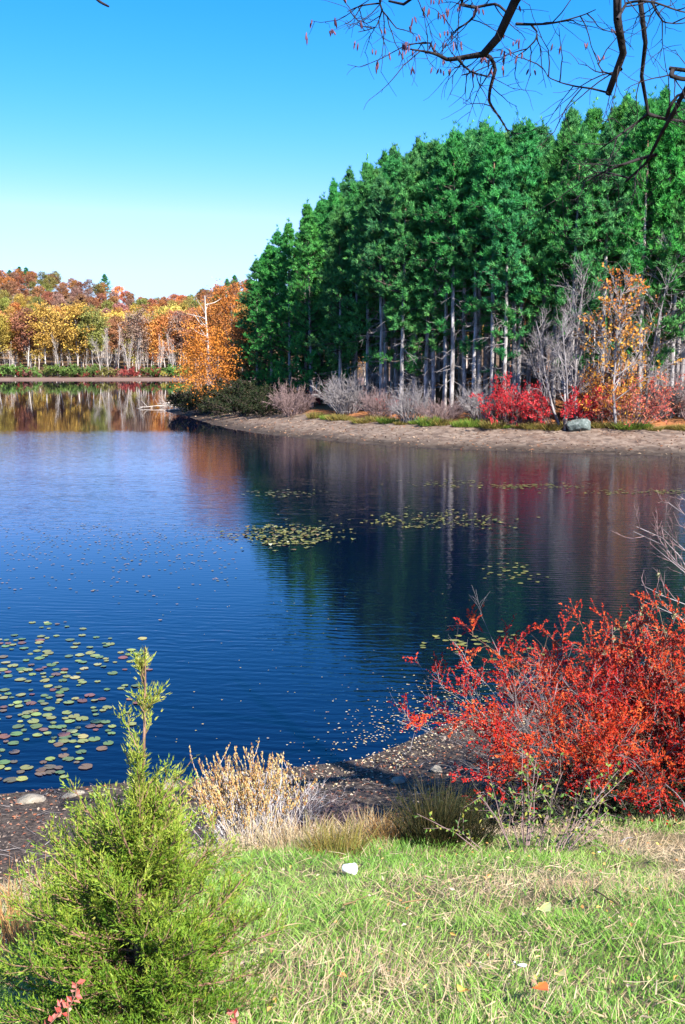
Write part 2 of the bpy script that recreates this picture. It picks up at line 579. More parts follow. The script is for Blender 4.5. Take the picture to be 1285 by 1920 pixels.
m_head = ground_mat("beach_soil", [(0.060, 0.042, 0.034), (0.13, 0.095, 0.074), (0.215, 0.165, 0.125)], 0.9,
                    "mask", [(0.16, 0.055, 0.018), (0.30, 0.12, 0.045), (0.10, 0.05, 0.022)], 0.8, 0.8, 0.08,
                    wet=(0.10, 0.42), fine=(3.2, [(0.05, 0.036, 0.03), (0.15, 0.105, 0.08), (0.26, 0.20, 0.155), (0.09, 0.055, 0.04), (0.18, 0.13, 0.095)], 0.55))
xs = np.concatenate([np.arange(-24, 42, 0.45), np.arange(42, 170, 4.0)])
ys = np.concatenate([np.arange(48, 125, 0.45), np.arange(125, 240, 3.0)])


def head_mask(X, Y):
    w = np.interp(X, [-16, -8, 2, 30], [2.5, 5.5, 6.5, 7.0])
    return sstep(0.2, 2.2, head_d(X, Y) - w)


sheet("headland_beach", xs, ys, h_head, m_head, head_mask)

m_far = ground_mat("far_forest_floor", [(0.05, 0.032, 0.018), (0.10, 0.06, 0.028), (0.16, 0.085, 0.035)], 0.12,
                   "mask", [(0.12, 0.075, 0.06), (0.18, 0.12, 0.10)], 0.3, 0.5, 0.2)
xs = np.concatenate([np.arange(-600, -200, 25), np.arange(-200, 40, 3.0), np.arange(40, 900, 30.0)])
ys = np.concatenate([np.arange(240, 290, 1.0), np.arange(290, 700, 8.0), np.arange(700, 1300, 60.0)])
sheet("far_hill", xs, ys, h_far, m_far, lambda X, Y: 1 - sstep(3.0, 7.0, Y - Y_FAR))

# ------------------------------------------------------------------ materials for plants
M_needle = leaf_mat("pine_needles", [(0.015, 0.098, 0.028), (0.044, 0.225, 0.056), (0.105, 0.37, 0.080)], 0.55, 0.28, 0.25, objcol=True)
M_pinebark = bark_mat("pine_bark", (0.11, 0.095, 0.09), (0.40, 0.37, 0.36), 5, 0.25, 0.8, (0.24, 0.13, 0.09), (12.5, 17.5))
M_crownwood = bark_mat("crown_wood", (0.035, 0.028, 0.025), (0.12, 0.09, 0.075), 4, 0.4, 0.3)
M_deadtwig = bark_mat("grey_twig", (0.12, 0.105, 0.105), (0.30, 0.27, 0.265), 3, 0.5, 0.2)
M_pale = bark_mat("pale_bark", (0.30, 0.25, 0.22), (0.55, 0.49, 0.44), 2, 0.3, 0.3)
M_leafobj = leaf_mat("autumn_leaves", [(0.45, 0.40, 0.38), (0.85, 0.80, 0.75), (1.1, 1.12, 1.0), (1.5, 1.6, 1.3)], 0.6, 0.25, 0.2, objcol=True)
M_darkbark = bark_mat("dark_bark", (0.010, 0.008, 0.008), (0.035, 0.028, 0.028), 14, 0.35, 0.7)
M_pinktwig = bark_mat("pinkish_twig", (0.11, 0.07, 0.068), (0.25, 0.175, 0.165), 6, 0.5, 0.2)
M_whitetwig = bark_mat("whitish_twig", (0.28, 0.25, 0.25), (0.52, 0.48, 0.47), 20, 0.4, 0.3)
M_browntwig = bark_mat("brown_twig", (0.10, 0.055, 0.035), (0.24, 0.14, 0.09), 30, 0.4, 0.3)

# ------------------------------------------------------------------ red pines
HP = 20.0


def pine_crown(seed, base, rmax, tufts=1.0):
    rng = np.random.default_rng(seed)
    z0 = HP * base
    zs = []; z = z0
    while z < HP - 0.3:
        zs.append(z); z += rng.uniform(0.42, 0.62)
    P0 = []; D0 = []; L = []; up = []
    for z in zs:
        t = (z - z0) / (HP - z0)
        prof = min(1.0, (0.62 + 1.6 * t)) * (1 - t ** 1.4) ** 1.0 + 0.04
        k = rng.integers(4, 7)
        a0 = rng.uniform(0, 6.28)
        for j in range(k):
            if t < 0.25 and rng.random() < 0.25:
                continue
            a = a0 + j * 6.283 / k + rng.normal(0, 0.25)
            el = -0.12 + 0.75 * t + rng.normal(0, 0.12)
            P0.append((0, 0, z + rng.normal(0, 0.1))); D0.append((math.cos(a), math.sin(a), el))
            L.append(rmax * prof * rng.uniform(0.50, 1.15)); up.append(0.03 + 0.06 * rng.random())
    for q in range(5 if base > 0.2 else 0):
        a = rng.uniform(0, 6.28); z = z0 * rng.uniform(0.45, 1.0)
        P0.append((0, 0, z)); D0.append((math.cos(a), math.sin(a), rng.normal(-0.05, 0.12))); L.append(rng.uniform(0.8, 2.0)); up.append(0.04)
    B = grow(rng, P0, D0, L, 6, up, 0.09)
    g = G()
    n = len(B)
    Lb = np.array(L)
    tubes(g, B, np.linspace(1, 0.25, 6)[None, :] * (0.018 + 0.014 * Lb)[:, None], 3, 0.5, 1)
    Q, T, t, i = along(rng, B, 7, 0.25, 1.0)
    D = splay(rng, T, 20, 65, 0.12)
    Lt = 0.30 * Lb[i] * rng.uniform(0.6, 1.2, len(Q)) * (1.15 - 0.5 * t) + 0.12
    S = grow(rng, Q, D, Lt, 4, 0.15, 0.1)
    tubes(g, S, np.linspace(0.016, 0.007, 4)[None, :], 3, 0.5, 1)
    # needle tufts at the twig ends and along the twigs, swept up
    C = np.concatenate([S[:, -1], S[:, 2], B[:, -1], S[:, 1][rng.random(len(S)) < 0.5]])
    TD = np.concatenate([nrm(S[:, -1] - S[:, -2]), nrm(S[:, 2] - S[:, 1]), nrm(B[:, -1] - B[:, -2]), nrm(S[:, 1] - S[:, 0])[:0]])
    if len(TD) < len(C):
        TD = np.concatenate([TD, rdir(rng, len(C) - len(TD))])
    # leader shoot
    C = np.concatenate([C, np.stack([np.zeros(5), np.zeros(5), HP + np.linspace(-0.7, 0.35, 5)], 1)])
    TD = np.concatenate([TD, np.tile([[0, 0, 1.0]], (5, 1))])
    k = int(15 * tufts)
    tone = np.clip(rng.normal(0.5, 0.24, len(C)), 0, 1)
    C = C + rng.normal(0, 0.06, C.shape)
    Pn = np.repeat(C, k, 0); Tn = np.repeat(TD, k, 0)
    Dn = nrm(Tn * 0.7 + rdir(rng, len(Pn)) * 0.85 + np.array([0, 0, 0.35]))
    rn = np.clip(np.repeat(tone, k) + rng.normal(0, 0.12, len(Pn)), 0, 1)
    needles(g, Pn + rng.normal(0, 0.05, Pn.shape), Dn, rng.uniform(0.20, 0.36, len(Pn)), rng.uniform(0.04, 0.07, len(Pn)), rn, rng, 0, nrm(Pn * [1, 1, 0]) * 0.75 + [0, 0, 0.65])
    return g.mesh("pine_crown", [M_needle, M_crownwood])


def pine_trunk(seed, stub_lo, stub_hi, nstub, r=0.175):
    rng = np.random.default_rng(seed)
    g = G()
    m = 16
    z = np.linspace(-0.4, HP - 0.3, m)
    sway = np.cumsum(rng.normal(0, 0.02, (m, 2)), 0)
    sway -= sway[:1] + (sway[-1:] - sway[:1]) * np.linspace(0, 1, m)[:, None]
    P = np.stack([sway[:, 0], sway[:, 1], z], 1)[None]
    R = r * np.interp(z / HP, [-0.02, 0.03, 0.5, 1], [1.35, 1.0, 0.72, 0.10])
    tubes(g, P, R[None], 9)
    tr = g.mesh("pine_trunk", [M_pinebark])
    d = G()
    zz = HP * rng.uniform(stub_lo, stub_hi, nstub); a = rng.uniform(0, 6.28, nstub)
    B = grow(rng, np.stack([0 * a, 0 * a, zz], 1), np.stack([np.cos(a), np.sin(a), rng.normal(-0.1, 0.25, nstub)], 1), rng.uniform(0.5, 2.4, nstub), 5, -0.05, 0.13)
    tubes(d, B, np.linspace(0.030, 0.008, 5)[None], 3)
    Q, T, t, i = along(rng, B, 3, 0.3, 0.95)
    S = grow(rng, Q, splay(rng, T, 25, 70), rng.uniform(0.25, 0.8, len(Q)), 4, 0, 0.15)
    tubes(d, S, np.linspace(0.014, 0.005, 4)[None], 3)
    return tr, d.mesh("dead_branches", [M_deadtwig])


PINES = {}
for kind, lst in {"inner": [(0.50, 2.7), (0.44, 2.8), (0.56, 2.6), (0.48, 2.9), (0.41, 2.7)], "edge": [(0.32, 3.1), (0.24, 3.3), (0.38, 3.0), (0.28, 2.9)], "low": [(0.08, 4.0), (0.12, 4.2), (0.10, 3.8)]}.items():
    PINES[kind] = []
    for q, (b_, r_) in enumerate(lst):
        sd = {"inner": 100, "edge": 200, "low": 300}[kind] + q
        tr, db = pine_trunk(sd, 0.10, b_ + 0.05, 22 if kind != "low" else 8)
        PINES[kind].append((pine_crown(sd, b_, r_, 1.0), tr, db))

ENV_U = [300, 440, 456, 470, 500, 540, 590, 640, 700, 740, 780, 860, 950, 1000, 1070, 1150, 1285, 1500, 1800]
ENV_V = [600, 575, 545, 478, 440, 402, 368, 343, 300, 285, 262, 242, 236, 228, 208, 190, 172, 160, 150]
rng = np.random.default_rng(7)
spots = []
for yy in np.arange(60, 150, 3.9):
    for xx in np.arange(-24, 62, 3.4):
        x = xx + rng.normal(0, 0.55) + 1.0 * (int(yy / 4.1) % 2); y = yy + rng.normal(0, 0.55)
        d = float(head_d(np.array([x]), np.array([y]))[0])
        u = upix(x, y)
        if d < 9.2 or u < 478 or u > 1420 or d > 46:
            continue
        if d < 13 and rng.random() < 0.10:
            continue
        spots.append([u, x, y, d])
# a few hand-set pines of the front: the left end and the paired trunks
spots = [s for s in spots if not (s[0] < 600 and s[3] < 14)]
for u, y in [(484, 112), (512, 106), (545, 103), (585, 98), (628, 101), (530, 116), (575, 110), (500, 122)]:
    x = (u - 642.5) / FPX * y * 1.0
    spots.append([u, x, y, float(head_d(np.array([x]), np.array([y]))[0])])
spots = [s for s in spots if not (s[0] > 640 and s[3] < 12.6)]
for u in [668, 690, 716, 724, 752, 776, 800, 814, 835, 849, 872, 890, 900, 925, 948, 966, 974, 1016, 1040, 1072, 1096, 1132, 1160, 1201, 1232, 1262, 1281, 1318, 1350, 1390]:
    yc = np.arange(56, 100, 0.25)
    dc = head_d((u - 642.5) / FPX * yc * CP, yc)
    y = float(yc[np.argmax(dc > rng.uniform(9.3, 11.8))])
    x = (u - 642.5) / FPX * y * CP
    spots.append([u, x, y, float(head_d(np.array([x]), np.array([y]))[0])])
spots.sort()
ORD = ["first", "second", "third", "fourth", "fifth", "sixth", "seventh", "eighth", "ninth", "tenth", "eleventh", "twelfth", "thirteenth", "fourteenth", "fifteenth",
       "sixteenth", "seventeenth", "eighteenth", "nineteenth", "twentieth", "twenty-first", "twenty-second", "twenty-third", "twenty-fourth", "twenty-fifth", "twenty-sixth",
       "twenty-seventh", "twenty-eighth", "twenty-ninth", "thirtieth", "thirty-first", "thirty-second", "thirty-third", "thirty-fourth", "thirty-fifth", "thirty-sixth", "thirty-seventh", "thirty-eighth", "thirty-ninth", "fortieth", "forty-first", "forty-second", "forty-third", "forty-fourth", "forty-fifth"]


def crown_h(x, y, z):
    u = upix(x, y)
    v = np.interp(u, ENV_U, ENV_V)
    return at(u, v, y)[2] - z


n_front = 0
CELL = {}
LAND = [(500, "behind the leftmost pines"), (570, "above the leftmost pinkish bush"), (650, "above the rounded grey bush"), (715, "above the thick paired trunks"), (775, "above the upright grey bush"), (835, "right of the upright grey bush"),
        (900, "left of the first scarlet bush"), (960, "above the first scarlet bush"), (1020, "between the two scarlet bushes"), (1085, "above the grey boulder"), (1150, "behind the yellow leaved maple"), (1210, "right of the yellow leaved maple"), (1270, "at the right edge"), (1350, "just past the right edge")]
for u, x, y, d in spots:
    z = float(h_head(np.array([x]), np.array([y]))[0])
    hmax = crown_h(x, y, z)
    front = d < 12.5 or (u < 640 and d < 17)
    H = min(hmax * rng.uniform(0.88, 1.0), rng.uniform(25, 30)) if front else min(hmax * rng.uniform(0.86, 1.03), rng.uniform(24, 31))
    if H < 7:
        continue
    kind = "low" if u < 600 else ("edge" if (u < 700 and d < 20) or rng.random() < 0.12 else "inner")
    c, tr, db = PINES[kind][rng.integers(len(PINES[kind]))]
    if front and n_front < len(ORD):
        look = {"low": "branched nearly to the ground", "edge": "crown starting low"}.get(kind, "long bare trunk")
        lab = f"{ORD[n_front]} pine from the left in the grove's beach row, {look}"
        n_front += 1; grp = "pines along the beach edge of the grove"
    else:
        rw = "second" if d < 18 else "third" if d < 22.5 else "fourth" if d < 27 else "rearmost"
        mark = LAND[int(np.argmin([abs(u - q) for q, _ in LAND]))][1]
        key = (rw, mark); CELL[key] = CELL.get(key, 0) + 1
        lab = f"pine in the grove's {rw} rank {mark}, {ORD[CELL[key] - 1]} from left"; grp = f"{rw} rank pines {mark}"
    s = H / HP
    root = thing("red_pine", lab, "pine tree", (x, y, z - 0.05), rng.uniform(0, 6.28), grp, s)
    fat = 1.0 if H > 15 else 1.15
    root.scale = (s ** 0.6 * fat, s ** 0.6 * fat, s)
    root.rotation_euler = (rng.normal(0, 0.012), rng.normal(0, 0.012), rng.uniform(0, 6.28))
    inst("trunk", tr, root); inst("crown", c, root, (rng.uniform(0.75, 1.45), rng.uniform(0.85, 1.18), rng.uniform(0.75, 1.2)))
    if front or kind == "inner" and d < 22:
        inst("dead_branches", db, root)["kind"] = "stuff"

# ------------------------------------------------------------------ broadleaf trees
HT = 16.0


def broad(seed, base, rx, nclump, nleaf, lsize, bark, trunk_r=0.2, density_top=1.0, mats=None, spread=0.55, limbs=22):
    """a trunk mesh (with limbs) and a crown mesh of leaf clumps, HT metres high"""
    rng = np.random.default_rng(seed)
    g = G()
    m = 9
    P = np.array([[0, 0, -0.5]]); T = grow(rng, P, [[0, 0, 1.0]], HT * 0.86, m, 0.05, 0.05)
    tubes(g, T, np.linspace(trunk_r, trunk_r * 0.22, m)[None], 7)
    Q, D, t, i = along(rng, T, limbs, base * 0.9, 0.98)
    Dl = splay(rng, D, 35, 65, 0.15)
    Ll = rx * (1.25 - 0.75 * t) * rng.uniform(0.6, 1.1, len(Q))
    Lm = grow(rng, Q, Dl, Ll, 5, 0.10, 0.12)
    tubes(g, Lm, np.linspace(1, 0.25, 5)[None] * (trunk_r * 0.38 * (1.1 - 0.6 * t))[:, None], 4)
    Q2, D2, t2, i2 = along(rng, Lm, 4, 0.3, 0.95)
    S = grow(rng, Q2, splay(rng, D2, 25, 60, 0.1), rx * rng.uniform(0.2, 0.45, len(Q2)), 4, 0.05, 0.15)
    tubes(g, S, np.linspace(0.03, 0.01, 4)[None] * trunk_r / 0.2, 3)
    tr = g.mesh("trunk", [bark])
    c = G()
    # clumps in an uneven crown volume
    zb = HT * base; zc = (HT + zb) / 2
    u = rdir(rng, nclump) * rng.uniform(0.45, 1.0, nclump)[:, None] ** 0.6
    wob = 1 + 0.22 * np.sin(3 * np.arctan2(u[:, 1], u[:, 0]) + seed) + rng.normal(0, 0.08, nclump)
    C = np.stack([u[:, 0] * rx * wob, u[:, 1] * rx * wob, zc + u[:, 2] * (HT - zb) / 2 * (1 + rng.normal(0, 0.05, nclump))], 1)
    C = np.concatenate([C, S[:, -1][rng.random(len(S)) < 0.6]])
    k = nleaf
    cr = rx * rng.uniform(0.16, 0.34, len(C)) * spread / 0.55
    Pn = np.repeat(C, k, 0) + rng.normal(0, 1, (len(C) * k, 3)) * np.repeat(cr, k)[:, None] * np.array([0.62, 0.62, 0.42])
    tone = np.clip(rng.normal(0.5, 0.2, len(C)), 0, 1)
    rn = np.clip(np.repeat(tone, k) + rng.normal(0, 0.15, len(Pn)), 0, 1)
    N = nrm(rdir(rng, len(Pn)) * 0.9 + np.array([0, 0, 0.7]))
    D = nrm(np.cross(N, rdir(rng, len(Pn))))
    leaves(c, Pn, D, N, lsize * rng.uniform(0.7, 1.3, len(Pn)), lsize * 0.75, rn, 0)
    return tr, c.mesh("crown", [mats or M_leafobj])


def bare(seed, bark, H=HT, n1=16, n2=7, n3=5, r=0.13, spread=1.0, stems=1, ang=(22, 50), thick=1.0):
    rng = np.random.default_rng(seed)
    g = G(); b = G()
    if stems == 1:
        P0 = np.array([[0, 0, -0.4]]); D0 = np.array([[0, 0, 1.0]])
    else:
        a = np.linspace(0, 6.28, stems, endpoint=False) + rng.uniform(0, 1, stems)
        P0 = np.stack([0.12 * np.cos(a), 0.12 * np.sin(a), -0.2 + 0 * a], 1); D0 = np.stack([0.35 * np.cos(a), 0.35 * np.sin(a), 1 + 0 * a], 1)
    T = grow(rng, P0, D0, H * 0.9 * rng.uniform(0.8, 1.0, stems), 11, 0.05, 0.07)
    tubes(g, T, np.linspace(r, r * 0.15, 11)[None], 6)
    Q, D, t, i = along(rng, T, n1, 0.22, 0.97)
    L1 = grow(rng, Q, splay(rng, D, *ang, 0.05), H * 0.33 * spread * (1.15 - 0.8 * t) * rng.uniform(0.6, 1.1, len(Q)), 7, 0.07, 0.12)
    tubes(b, L1, np.linspace(1, 0.2, 7)[None] * (r * 0.40 * (1.1 - 0.7 * t))[:, None], 4)
    Q, D, t, i = along(rng, L1, n2, 0.2, 0.98)
    L2 = grow(rng, Q, splay(rng, D, 20, 50, 0.08), H * 0.11 * spread * (1.2 - 0.6 * t) * rng.uniform(0.5, 1.1, len(Q)), 5, 0.06, 0.14)
    tubes(b, L2, np.linspace(1, 0.3, 5)[None] * (r * 0.16 * thick), 3)
    Q, D, t, i = along(rng, L2, n3, 0.2, 1.0)
    L3 = grow(rng, Q, splay(rng, D, 15, 45, 0.05), H * 0.055 * rng.uniform(0.5, 1.1, len(Q)), 4, 0.04, 0.12)
    tubes(b, L3, np.linspace(1, 0.4, 4)[None] * (r * 0.075 * thick), 3)
    return g.mesh("trunk", [bark]), b.mesh("branches", [bark]), L3


FAR_T = [broad(500 + k, b_, rx, 62, 40, 0.40, M_pale, 0.17) for k, (b_, rx) in enumerate([(0.42, 3.3), (0.36, 3.7), (0.50, 3.2), (0.30, 3.5)])]
HILL_T = [broad(520 + k, b_, rx, 70, 42, 0.55, M_pale, 0.17, limbs=8) for k, (b_, rx) in enumerate([(0.30, 4.2), (0.25, 4.6), (0.35, 4.0)])]
BARE_T = [bare(540 + k, M_pale, n1=14, n2=6, n3=4, r=0.14) for k in range(3)]
PAL = {"golden yellow": (0.50, 0.30, 0.035), "orange": (0.48, 0.17, 0.030), "rust red": (0.33, 0.115, 0.055), "olive green": (0.22, 0.22, 0.040),
       "russet brown": (0.30, 0.13, 0.055), "deep red": (0.28, 0.045, 0.035), "mauve brown": (0.29, 0.16, 0.12), "yellow green": (0.34, 0.30, 0.045)}


def jitcol(c, rng, s=0.14):
    k = np.exp(rng.normal(0, s)); gm = 1.15 * sum(c) / 3; c = [0.86 * q + 0.14 * gm for q in c]; return tuple(float(q * k * np.exp(rng.normal(0, s * 0.5))) for q in c)


rng = np.random.default_rng(77)
# front row across the lake
frow = [(-70, 562, "orange"), (-36, 568, "golden yellow"), (-4, 585, "golden yellow"), (28, 588, "orange"), (54, 578, "rust red"), (88, 566, "golden yellow"), (112, 590, "russet brown"), (146, 558, "golden yellow"), (176, 575, "olive green"),
        (262, 580, "mauve brown"), (284, 600, "golden yellow"), (312, 582, "orange"), (338, 586, "mauve brown"), (366, 575, "rust red"), (395, 570, "orange")]
for k, (u, v, cn) in enumerate(frow):
    y = Y_FAR + rng.uniform(9, 14)
    x = at(u, 700, y)[0]; z = float(h_far(x, y)); H = at(u, v, y)[2] - z
    tr, cr = FAR_T[k % 4]
    root = thing("autumn_tree", f"{cn} tree, {ORD[k]} from the left in the far shore's front row", "autumn tree", (x, y, z), rng.uniform(0, 6.28), "front row of autumn trees on the far shore", H / HT)
    inst("trunk", tr, root); inst("crown", cr, root, jitcol(PAL[cn], rng))
# bare grey trees between them
for k, (u, v, nm) in enumerate([(188, 612, "a pale bare grey tree left of the gap in the far trees"), (204, 598, "tallest bare grey tree in the gap of the far trees"), (222, 606, "bare grey tree in the middle of the far shore gap"),
                                (240, 618, "bare grey tree right of the gap in the far trees"), (300, 625, "bare grey tree beside the orange tree across the lake"), (322, 620, "bare grey tree near the orange point, across the lake"),
                                (20, 640, "bare thin tree at the far left of the distant shore")]):
    y = Y_FAR + rng.uniform(6, 9)
    x = at(u, 700, y)[0]; z = float(h_far(x, y)); H = at(u, v, y)[2] - z
    tr, br, _ = BARE_T[k % 3]
    root = thing("bare_tree", nm.replace("a pale", "pale"), "bare tree", (x, y, z), rng.uniform(0, 6.28), "bare trees on the far shore", H / HT)
    root.scale = (H / HT * 0.8, H / HT * 0.8, H / HT)
    inst("trunk", tr, root); inst("branches", br, root)
# pale thin trunks (saplings) under the front crowns
for k in range(22):
    u = rng.uniform(-20, 330); y = Y_FAR + rng.uniform(6.5, 11)
    x = at(u, 700, y)[0]; z = float(h_far(x, y)); H = rng.uniform(7, 13)
    tr, br, _ = BARE_T[k % 3]
    root = thing("bare_sapling", "slender pale bare tree under the yellow and orange crowns of the far shore", "bare tree", (x, y, z), rng.uniform(0, 6.28), "pale slender trees on the far shore", H / HT)
    root.scale = (H / HT * 0.45, H / HT * 0.45, H / HT)
    inst("trunk", tr, root); inst("branches", br, root)
# rows behind, up the hill
yk = Y_FAR + 20; row = 0
while yk < 640 and row < 40:
    step = 9 + 0.035 * (yk - Y_FAR)
    dens = 7.2 + 0.006 * (yk - Y_FAR)
    x0, x1 = at(-90, 600, yk)[0], at(470, 600, yk)[0]
    x = x0 + rng.uniform(0, dens)
    near = yk - Y_FAR < 60
    while x < x1:
        y = yk + rng.normal(0, step * 0.3)
        z = float(h_far(x, y))
        q = fbm(np.array(x * 0.022 + 5), np.array(y * 0.018), 61); f = (yk - Y_FAR) / 380
        w = rng.random()
        if f < 0.42:
            cn = "golden yellow" if q > 0.50 and w < 0.75 else rng.choice(["orange", "golden yellow", "olive green", "russet brown", "yellow green", "orange"])
        elif f < 0.7:
            cn = rng.choice(["orange", "yellow green", "russet brown", "olive green", "golden yellow", "mauve brown"])
        else:
            cn = rng.choice(["rust red", "russet brown", "orange", "mauve brown", "orange", "olive green"])
        tr, cr = (FAR_T if near else HILL_T)[rng.integers(4 if near else 3)]
        H = rng.uniform(13.5, 17.0) * (1.0 if f < 0.4 else 0.72)
        zone = ("just behind the far shore trees" if f < 0.14 else "low on the far hillside" if f < 0.30 else "below the middle of the far hillside" if f < 0.46
                else "halfway up the far hillside" if f < 0.62 else "high on the far hillside" if f < 0.8 else "on the crest of the far hill")
        uq = upix(x, y)
        lat = ("past the left edge" if uq < 0 else "at the left edge" if uq < 60 else "left of the bare gap" if uq < 150 else "above the bare gap" if uq < 240 else "right of the bare gap" if uq < 320 else "left of the headland oaks" if uq < 390 else "behind the headland oaks")
        root = thing("hillside_tree", f"{cn} autumn tree {zone}, {lat}", "autumn tree", (x, y, z), rng.uniform(0, 6.28), f"{cn} trees {zone}, {lat}", H / HT)
        inst("trunk", tr, root); inst("crown", cr, root, jitcol(PAL[cn], rng))
        x += dens * rng.uniform(0.75, 1.25) * (1.0 if f < 0.4 else 0.82)
    yk += step * 1.25; row += 1
# trees behind the pine grove, glimpsed between the trunks
for k in range(16):
    u = 560 + 45 * k + rng.uniform(-15, 15); y = rng.uniform(168, 190)
    x = at(u, 700, y)[0]; z = float(h_head(np.array([x]), np.array([y]))[0]) if x > -2 else 0.5
    cn = ["orange", "golden yellow", "rust red"][k % 3]
    tr, cr = FAR_T[k % 4]
    root = thing("autumn_tree", "orange or yellow autumn tree glimpsed between trunks behind the pine grove", "autumn tree", (x, y, z), rng.uniform(0, 6.28), "autumn trees behind the pine grove", 1.0)
    root["label"] = f"{cn} autumn tree glimpsed between trunks behind the pine grove"
    root["group"] = f"{cn} trees behind the pine grove"
    inst("trunk", tr, root); inst("crown", cr, root, jitcol(PAL[cn], rng))
# evergreens on the skyline
for k, (u, v, lab) in enumerate([(18, 506, "leftmost tiny dark conifer on the far skyline"), (36, 500, "tallest tiny dark conifer on the far skyline"), (49, 501, "small dark conifer right of the tallest on the far skyline"),
                                 (196, 514, "lone dark conifer where the far skyline slopes down"), (426, 522, "dark conifer on the skyline left of the pine grove"), (440, 516, "taller dark conifer on the skyline beside the orange oak")]):
    y = 640.0
    x = at(u, v, y)[0]; z = float(h_far(x, y)); H = at(u, v, y)[2] - z
    c, tr, db = PINES["low"][k % 2]
    root = thing("conifer", lab, "conifer", (x, y, z), 0.5 * k, "conifers on the far skyline", H / HP)
    root.scale = (1.5, 1.5, H / HP)
    inst("trunk", tr, root); inst("crown", c, root)

# ------------------------------------------------------------------ shrubs (general)
def shrub(seed, W, H, stems, twigs, bark, leafm=None, nleaf=0, lsize=0.08, r=0.012, jit=0.12, leaf_t=(0.3, 1.0), sub=4, dome=True):
    """stems fanning from the base; returns (stems mesh, leaves mesh or None)"""
    rng = np.random.default_rng(seed)
    a = rng.uniform(0, 6.28, stems); q = np.sqrt(rng.random(stems))
    P0 = np.stack([0.25 * W * q * np.cos(a), 0.25 * W * q * np.sin(a), -0.05 + 0 * a], 1)
    lean = 0.15 + 0.95 * q * W / max(H, 0.1) * 0.75
    D0 = np.stack([lean * np.cos(a), lean * np.sin(a), 1 + 0 * a], 1)
    L = H * np.sqrt(1 + 0.35 * lean ** 2) * rng.uniform(0.65, 1.05, stems)
    S = grow(rng, P0, D0, L, 7, -0.03, jit)
    g = G(); tubes(g, S, np.linspace(1, 0.35, 7)[None] * r, 4)
    Q, D, t, i = along(rng, S, twigs, 0.25, 1.0)
    T1 = grow(rng, Q, splay(rng, D, 18, 60, 0.05), 0.30 * H * (1.2 - 0.6 * t) * rng.uniform(0.5, 1.2, len(Q)), 5, 0.02, jit)
    tubes(g, T1, np.linspace(1, 0.4, 5)[None] * r * 0.45, 3)
    T2 = T1
    if sub:
        Q, D, t, i = along(rng, T1, sub, 0.15, 1.0)
        T2 = grow(rng, Q, splay(rng, D, 20, 55, 0.05), 0.13 * H * rng.uniform(0.5, 1.2, len(Q)), 4, 0.02, jit)
        tubes(g, T2, np.linspace(1, 0.5, 4)[None] * r * 0.30, 3)
    sm = g.mesh("stems", [bark]); lm = None
    if leafm and nleaf:
        l = G()
        per = max(1, nleaf // len(T2))
        Q, D, t, i = along(rng, T2, per, *leaf_t)
        tone = np.clip(rng.normal(0.5, 0.18, len(T2)), 0, 1)
        rn = np.clip(tone[i] + rng.normal(0, 0.18, len(Q)), 0, 1)
        leaves(l, Q, splay(rng, D, 30, 80, 0.1), nrm(rdir(rng, len(Q)) + np.array([0, 0, 0.8])), lsize * rng.uniform(0.7, 1.3, len(Q)), lsize * 0.55, rn)
        lm = l.mesh("leaves", [leafm])
    return sm, lm


def put(name, label, cat, loc, meshes, rz=0.0, group=None, scale=1.0, color=None, names=("stems", "leaves")):
    r = thing(name, label, cat, loc, rz, group, scale if not isinstance(scale, tuple) else 1.0)
    if isinstance(scale, tuple):
        r.scale = scale
    for nm, me in zip(names, meshes):
        if me is not None:
            inst(nm, me, r, color)
    return r


# far shore undergrowth: a low hedge of shrubs with red ones
FS = [shrub(600 + k, 4.2, 2.6, 14, 6, M_pinktwig, M_leafobj, 2000, 0.34, 0.02, sub=3) for k in range(3)]
SC = {"green": (0.11, 0.20, 0.035), "red": (0.36, 0.05, 0.04), "olive": (0.20, 0.19, 0.04), "pinkish": (0.30, 0.12, 0.10), "yellow": (0.46, 0.32, 0.05)}
rng = np.random.default_rng(88)
seq = [(-30, "green"), (-8, "red"), (10, "green"), (26, "green"), (42, "red"), (56, "pinkish"), (72, "green"), (88, "olive"), (104, "green"), (120, "green"), (136, "pinkish"), (152, "green"), (166, "red"), (182, "green"), (198, "olive"),
       (228, "pinkish"), (248, "red"), (264, "red"), (280, "green"), (294, "red"), (308, "green"), (322, "yellow"), (336, "green")]
for k, (u, cn) in enumerate(seq):
    y = Y_FAR + 6.5 + rng.uniform(-0.5, 1.5); x = at(u, 690, y)[0]
    put("shore_shrub", f"{cn} shrub, {ORD[k]} from the left in the low hedge along the far waterline", "shrub", (x, y, float(h_far(x, y))), FS[k % 3], rng.uniform(0, 6), "low shrubs along the far waterline", rng.uniform(1.0, 1.35) if cn in ("green", "olive") else rng.uniform(0.7, 0.95), jitcol(SC[cn], rng))

# dead snag and oaks of the point
def hz(x, y):
    return float(h_head(np.array([x]), np.array([y]))[0])


